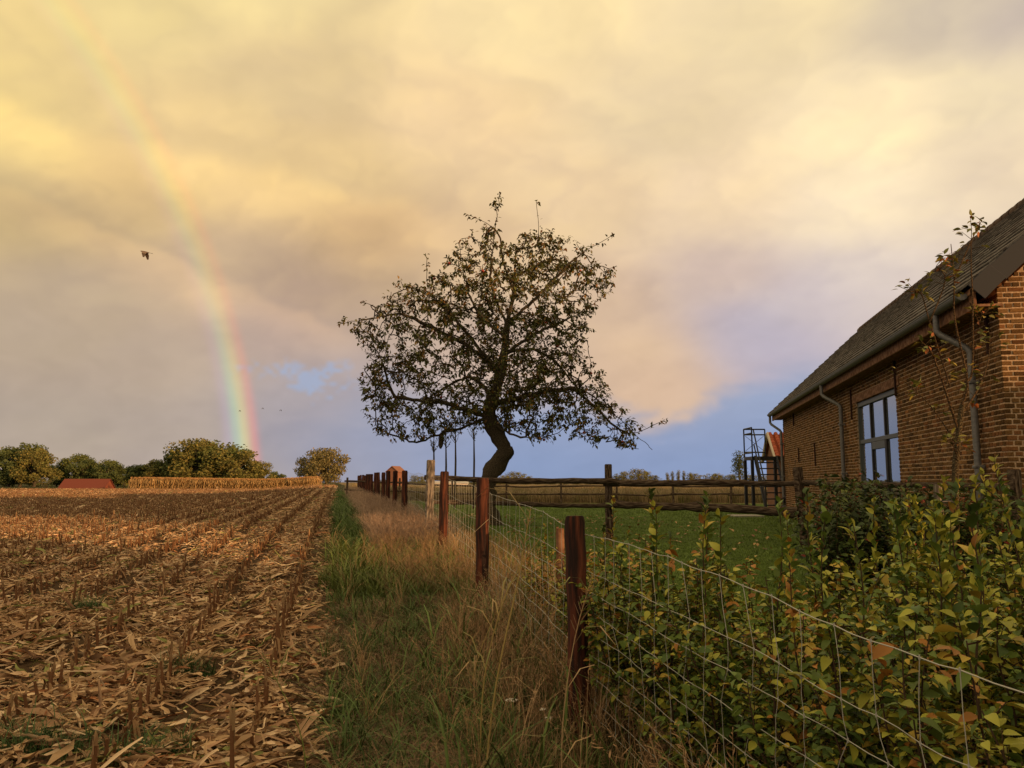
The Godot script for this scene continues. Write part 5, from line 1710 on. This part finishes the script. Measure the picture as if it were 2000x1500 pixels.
# ---------------------------------------------------------------- the distance
func make_far() -> void:
	var olive := [Color(0.12, 0.15, 0.04), Color(0.16, 0.17, 0.048), Color(0.095, 0.125, 0.04)]
	var gold := [Color(0.19, 0.18, 0.05), Color(0.15, 0.16, 0.045), Color(0.23, 0.2, 0.06)]
	var dark := [Color(0.085, 0.115, 0.04), Color(0.11, 0.135, 0.042)]
	var spec := [[-151.3, 12.2, 9.2, 0], [-144.5, 12.8, 9.2, 2], [-138.2, 11.3, 8.4, 1], [-132.8, 10.2, 7.7, 0], [-127.4, 8.3, 6.9, 2], [-122.8, 8.3, 6.9, 0], [-118.2, 7.2, 6.1, 2], [-113.6, 6.9, 6.1, 2], [-108.3, 8.4, 6.9, 1], [-105.0, 9.0, 6.1, 0], [-100.0, 10.2, 7.7, 2], [-96.3, 12.8, 10.7, 0], [-91.0, 14.0, 12.2, 1], [-85.6, 13.6, 12.2, 0], [-80.2, 11.0, 10.7, 1], [-77.5, 8.0, 6.7, 1]]
	var lab := ["olive-green broadleaf tree in the belt beyond the field", "golden-olive broadleaf tree in the belt beyond the field", "dark green broadleaf tree in the belt beyond the field"]
	var proto := [null, null, null]
	for i in spec.size():
		var s: Array = spec[i]
		var k: int = s[3]
		var p := Vector3(s[0], 0.2, -245.0 + rnd(-9, 9))
		var w: float = s[2] * 1.6
		var h: float = (s[1] - 0.2) * 1.06
		if proto[k] == null:
			proto[k] = far_tree("belt_tree", lab[k], p, 9.0, 9.0, 800 + k, [olive, gold, dark][k], "trees in the belt beyond the field", 6500, 0.04)
			proto[k].scale = Vector3(w, h, w) / 9.0
		else:
			var o := copy(proto[k], lab[k], p, rnd(0, TAU), 1.0, "trees in the belt beyond the field")
			o.scale = Vector3(w, h, w) / 9.0
	# a second, lower row fills the belt
	for i in 26:
		var o := copy(proto[2 if i % 3 else 0], lab[2 if i % 3 else 0], Vector3(-168.0 + i * 3.7 + rnd(-1, 1), 0.0, -262.0 + rnd(-8, 8)), rnd(0, TAU), 1.0, "trees in the belt beyond the field")
		var hh := rnd(5.0, 7.5)
		o.scale = Vector3(hh * 1.1, hh, hh * 1.1) / 9.0
	far_tree("lone_tree", "single round-headed pale olive tree where the field row of posts ends", Vector3(-38.4, 0.5, -170.0), 12.0, 8.2, 830, [Color(0.22, 0.19, 0.08), Color(0.17, 0.16, 0.065), Color(0.25, 0.21, 0.09)], "", 9000, 0.12)
	var bsh := far_tree("round_bush", "dark round bush before the tree belt beside the red-roofed building", Vector3(-97.0, 0.2, -172.0), 5.5, 2.8, 840, dark, "", 700, 0.0)
	bsh.set_meta("category", "bush")
	var yb := far_tree("yellow_bush", "bright yellow-green bush between the red roof and the standing maize", Vector3(-79.0, 0.2, -168.0), 3.6, 2.0, 841, [Color(0.22, 0.24, 0.03), Color(0.3, 0.28, 0.04)], "", 500, 0.0)
	yb.set_meta("category", "bush")
	# far line of trees across the meadow
	var rt := [[-3.9, 4.7, 7.9, 0], [2.1, 6.3, 9.4, 0], [7.8, 4.4, 6.8, 0], [53.5, 4.7, 6.8, 0], [57.9, 6.5, 7.9, 0], [63.4, 7.6, 8.9, 0], [68.4, 6.3, 7.3, 0], [72.8, 4.7, 5.2, 0], [78.3, 5.7, 2.6, 1], [81.2, 6.3, 2.4, 1], [84.0, 6.8, 2.6, 1], [87.2, 6.5, 2.4, 1], [90.0, 5.7, 2.6, 1], [94.5, 5.7, 7.9, 0], [100.5, 5.5, 8.4, 0], [107.5, 5.0, 7.3, 0], [113.5, 5.2, 7.9, 0], [120.5, 5.0, 8.4, 0], [127.8, 4.7, 7.9, 0], [-31.3, 3.9, 5.2, 0], [-45.4, 4.2, 5.2, 0], [-49.0, 4.7, 4.7, 0]]
	var lb := ["small far round tree on the skyline across the meadow", "slim far poplar in the gap of the skyline trees"]
	var pr := [null, null]
	for s in rt:
		var k: int = s[3]
		var p := Vector3(s[0], 0.5, -420.0 + rnd(-10, 10))
		if pr[k] == null:
			pr[k] = far_tree("skyline_tree" if k == 0 else "poplar", lb[k], p, 8.0 if k == 0 else 3.0, 8.0, 850 + k, gold, "trees on the skyline across the meadow", 2200, 0.0, k == 1)
			pr[k].scale = Vector3(s[2] * 1.3 / (8.0 if k == 0 else 3.0), (s[1] - 0.5) * 1.2 / 8.0, 1.0)
		else:
			var o := copy(pr[k], lb[k], p, rnd(0, TAU), 1.0, "trees on the skyline across the meadow")
			o.scale = Vector3(s[2] * 1.3 / (8.0 if k == 0 else 3.0), (s[1] - 0.5) * 1.2 / 8.0, s[2] * 1.3 / (8.0 if k == 0 else 3.0))
	for i in 34:                                # low scrub under the skyline trees
		var o := copy(pr[0], "low far scrub bush along the foot of the skyline trees", Vector3(-62.0 + i * 6.2, 0.3, -400.0 + rnd(-8, 8)), rnd(0, TAU), 1.0, "scrub along the meadow's far edge")
		o.name = numbered("scrub_bush")
		o.set_meta("category", "bush")
		var hh := rnd(1.6, 3.2)
		o.scale = Vector3(1.1, hh / 8.0, 1.1)
	far_tree("slim_tree", "slim young green tree standing alone just outside the metal stair", Vector3(29.8, 0.5, -108.0), 2.6, 5.3, 870, [Color(0.06, 0.085, 0.035), Color(0.09, 0.11, 0.04)], "", 1300, 0.3, true)
	# staked saplings behind the apple tree
	var sap := [[-3.05, 3.7], [-2.62, 3.9], [-2.28, 4.3], [-1.56, 4.4]]
	for i in 4:
		var p := on_ground(sap[i][0], -32.0 - 0.5 * i)
		var t := thing("sapling", "thin bare-stemmed sapling with a wispy crown behind the apple tree", "tree", p, "staked saplings behind the apple tree")
		var mb := MB.new()
		var h: float = sap[i][1] - p.y
		mb.tube(PackedVector3Array([Vector3(0, -0.1, 0), Vector3(0.02, h * 0.5, 0), Vector3(0, h * 0.8, 0), Vector3(0.01, h, 0)]), PackedFloat32Array([0.045, 0.04, 0.022, 0.005]), 7)
		part(t, "trunk", mb.mesh(), M.bark)
		mb = MB.new()
		var w := []
		var c := PackedColorArray()
		for k in 26:
			var y := h * rnd(0.68, 0.95)
			var a := rnd(0, TAU)
			var l := rnd(0.2, 0.55)
			var e := Vector3(cos(a) * l * 0.55, y + l * 0.9, sin(a) * l * 0.55)
			mb.tube(PackedVector3Array([Vector3(0, y, 0), Vector3(cos(a) * l * 0.35, y + l * 0.4, sin(a) * l * 0.35), e]), PackedFloat32Array([0.012, 0.008, 0.004]), 4)
			for q in 5:
				w.append(Transform3D(leaf_basis(Vector3(cos(a), 0.3, sin(a)), 0.3), e.lerp(Vector3(0, y, 0), rnd(0, 0.6))))
				c.append(Color(0.12, 0.12, 0.05) * rnd(0.7, 1.2))
		part(t, "twigs", mb.mesh(), M.bark)
		copies(t, "crown", simple_leaf(0.08, 0.045, 0.2), M.leaf, w, c)
	# standing maize
	var pm := []
	for k in 3:
		var mb := MB.new()
		var q := RandomNumberGenerator.new()
		q.seed = 880 + k
		mb.tube(PackedVector3Array([Vector3.ZERO, Vector3(0.03, 1.0, 0), Vector3(0, 1.7, 0)]), PackedFloat32Array([0.02, 0.016, 0.008]), 4, Color(0.36, 0.24, 0.1))
		for j in 11:
			var a := q.randf() * TAU
			var y := q.randf_range(0.3, 1.5)
			var o := Vector3(cos(a), 0, sin(a))
			mb.strip(PackedVector3Array([Vector3(0, y, 0), o * 0.2 + Vector3(0, y + 0.22, 0), o * 0.45 + Vector3(0, y + 0.12, 0), o * 0.6 + Vector3(0, y - 0.25, 0)]), PackedFloat32Array([0.02, 0.045, 0.04, 0.006]), Vector3(-o.z, 0, o.x), Color(0.44, 0.27, 0.1), Color(0.55, 0.36, 0.15))
		for j in 5:
			var a := q.randf() * TAU
			var o := Vector3(cos(a) * 0.12, 0.3, sin(a) * 0.12)
			mb.strip(PackedVector3Array([Vector3(0, 1.65, 0), Vector3(0, 1.65, 0) + o * 0.5, Vector3(0, 1.65, 0) + o]), PackedFloat32Array([0.012, 0.02, 0.006]), Vector3(1, 0, 0.3), Color(0.45, 0.26, 0.1), Color(0.5, 0.3, 0.13))
		pm.append(mb.mesh())
	var ml := empty_lists(3)
	for k in 5200:
		var u := rng.randf()
		var d := rnd(150.0, 158.0)
		var x := lerpf(-69.5, -36.5, u) + rnd(-0.1, 0.1)
		var hs := lerpf(1.12, 0.9, u)
		scatter(ml[0], ml[1], on_ground(x, -d), rnd(0.88, 1.08) * hs, Color(1, 1, 1) * rnd(0.7, 1.15))
	stuff_of("standing_maize", "strip of tall ripe orange-brown maize at the far edge of the field", "maize", pm, ml, M.litter)
	# buildings far off
	make_house("red_roofed_barn", "low building showing only its long brick-red roof beyond the field", Vector3(-88.5, 0.1, -172.0), 9.0, 5.0, 0.25, 2.0, Color(0.3, 0.1, 0.06), Color(0.17, 0.05, 0.034), 0.05)
	make_house("brick_cottage", "far orange brick gable seen between the dark fence posts", Vector3(-28.2, 0.7, -200.0), 3.6, 3.0, 3.4, 4.6, Color(0.3, 0.15, 0.1), Color(0.27, 0.13, 0.09), 1.2)
	make_house("white_shed", "far low white shed seen through the wire netting", Vector3(-14.0, 0.4, -185.0), 8.0, 4.0, 1.0, 1.25, Color(0.75, 0.72, 0.66), Color(0.5, 0.47, 0.42), 0.1)
	make_birds()
	# unseen buildings added on the right, blocking the low sun except through one gap
	make_house("unseen_shade_barn", "unseen brick barn added behind the camera to shade the near field", Vector3(22.0, 0.0, 33.0), 6.0, 42.0, 5.5, 8.5, Color(0.25, 0.1, 0.05), Color(0.1, 0.08, 0.07), 0.0)
	make_house("unseen_shade_stable", "unseen long brick building added behind the barn to shade the far field", Vector3(30.0, 0.4, -32.0), 10.0, 78.0, 4.5, 8.0, Color(0.25, 0.1, 0.05), Color(0.1, 0.08, 0.07), 0.0)  # added to keep the sun off the far field and the near gable

func make_birds() -> void:
	var mb := MB.new()
	var body := PackedVector3Array([Vector3(-0.2, 0.03, 0), Vector3(-0.16, 0.03, 0), Vector3(-0.11, 0.02, 0), Vector3(-0.03, 0.0, 0), Vector3(0.08, -0.01, 0), Vector3(0.16, -0.005, 0)])
	mb.tube(body, PackedFloat32Array([0.004, 0.022, 0.03, 0.05, 0.042, 0.018]), 10, Color(0.17, 0.13, 0.11))
	var tail := [Vector3(0.15, 0.0, -0.02), Vector3(0.32, -0.02, -0.05), Vector3(0.32, -0.02, 0.05), Vector3(0.15, 0.0, 0.02)]
	mb.quad(tail[0], tail[1], tail[2], tail[3], Color(0.16, 0.12, 0.1))
	for sg in [-1.0, 1.0]:          # wings on the downstroke
		var r0 := Vector3(-0.1, 0.02, 0.03 * sg)
		var r1 := Vector3(0.09, 0.0, 0.03 * sg)
		var m0 := Vector3(-0.06, -0.08, 0.15 * sg)
		var m1 := Vector3(0.11, -0.09, 0.14 * sg)
		var t0 := Vector3(0.04, -0.25, 0.2 * sg)
		var t1 := Vector3(0.1, -0.24, 0.19 * sg)
		var c := Color(0.1, 0.075, 0.06)
		mb.quad(r0, r1, m1, m0, Color(0.2, 0.15, 0.12)); mb.quad(m0, m1, t1, t0, c)
		var up := Vector3(0, 0.008, 0.004 * sg)
		mb.quad(r1 + up, r0 + up, m0 + up, m1 + up, Color(0.2, 0.15, 0.12)); mb.quad(m1 + up, m0 + up, t0 + up, t1 + up, c)
	var o := part(self, "pigeon", mb.mesh(), M.feather)
	o.position = Vector3(-18.4, 13.05, -40.0)
	o.rotation.z = -0.12
	o.scale = Vector3.ONE * 1.25
	tag(o, "grey-brown pigeon flying with wings swept down beside the rainbow", "bird")
	for p in [Vector3(-50.0, 14.7, -150.0), Vector3(-45.8, 15.15, -150.0), Vector3(-42.5, 14.8, -150.0)]:
		var b := part(self, "small_bird", mb.mesh(), M.feather)
		b.position = p
		b.rotation.y = rnd(0, 6)
		tag(b, "tiny far bird in the grey sky near the foot of the rainbow", "bird", "far birds by the rainbow")

func _ready() -> void:
	rng.seed = 7
	nz.noise_type = FastNoiseLite.TYPE_SIMPLEX_SMOOTH
	nz.fractal_octaves = 3
	nz.frequency = 0.05
	nz.seed = 3
	# camera
	var cam := Camera3D.new()
	cam.name = "camera"
	cam.fov = 50.23
	cam.near = 0.05
	cam.far = 6000.0
	cam.position = Vector3(0, 1.6, 0)
	cam.rotation_degrees = Vector3(6.84, 0, 0)
	add_child(cam)
	# sky and exposure
	var env := Environment.new()
	env.background_mode = Environment.BG_SKY
	env.tonemap_mode = Environment.TONE_MAPPER_LINEAR
	env.tonemap_exposure = 1.1
	var sm := PanoramaSkyMaterial.new()
	sm.panorama = ImageTexture.create_from_image(make_sky())
	var sky := Sky.new()
	sky.sky_material = sm
	env.sky = sky
	env.sky_rotation = Vector3(0, PI, 0)
	env.background_energy_multiplier = 1.0
	env.sdfgi_enabled = true
	env.ssao_enabled = true
	env.ssil_enabled = true
	var we := WorldEnvironment.new()
	we.name = "world_environment"
	we.environment = env
	add_child(we)
	# the low sun, behind the camera to the right, opposite the rainbow
	var sun := DirectionalLight3D.new()
	sun.name = "sun"
	sun.light_color = Color(1.0, 0.76, 0.52)
	sun.light_energy = 1.15
	sun.light_angular_distance = 0.5
	sun.shadow_enabled = true
	var az := deg_to_rad(129.0)
	var al := deg_to_rad(5.5)
	var to := Vector3(sin(az) * cos(al), sin(al), -cos(az) * cos(al))
	add_child(sun)
	sun.look_at_from_position(to * 50.0, Vector3.ZERO)
	make_materials()
	make_ground()
	print("ground ", Time.get_ticks_msec())
	make_barn()
	print("barn ", Time.get_ticks_msec())
	make_fences()
	make_yard()
	make_apple_tree()
	print("apple ", Time.get_ticks_msec())
	make_young_tree()
	make_hedge()
	print("hedge ", Time.get_ticks_msec())
	make_far()
	print("far ", Time.get_ticks_msec())
	make_field()
	print("field ", Time.get_ticks_msec())
	make_grass()
	print("grass ", Time.get_ticks_msec())
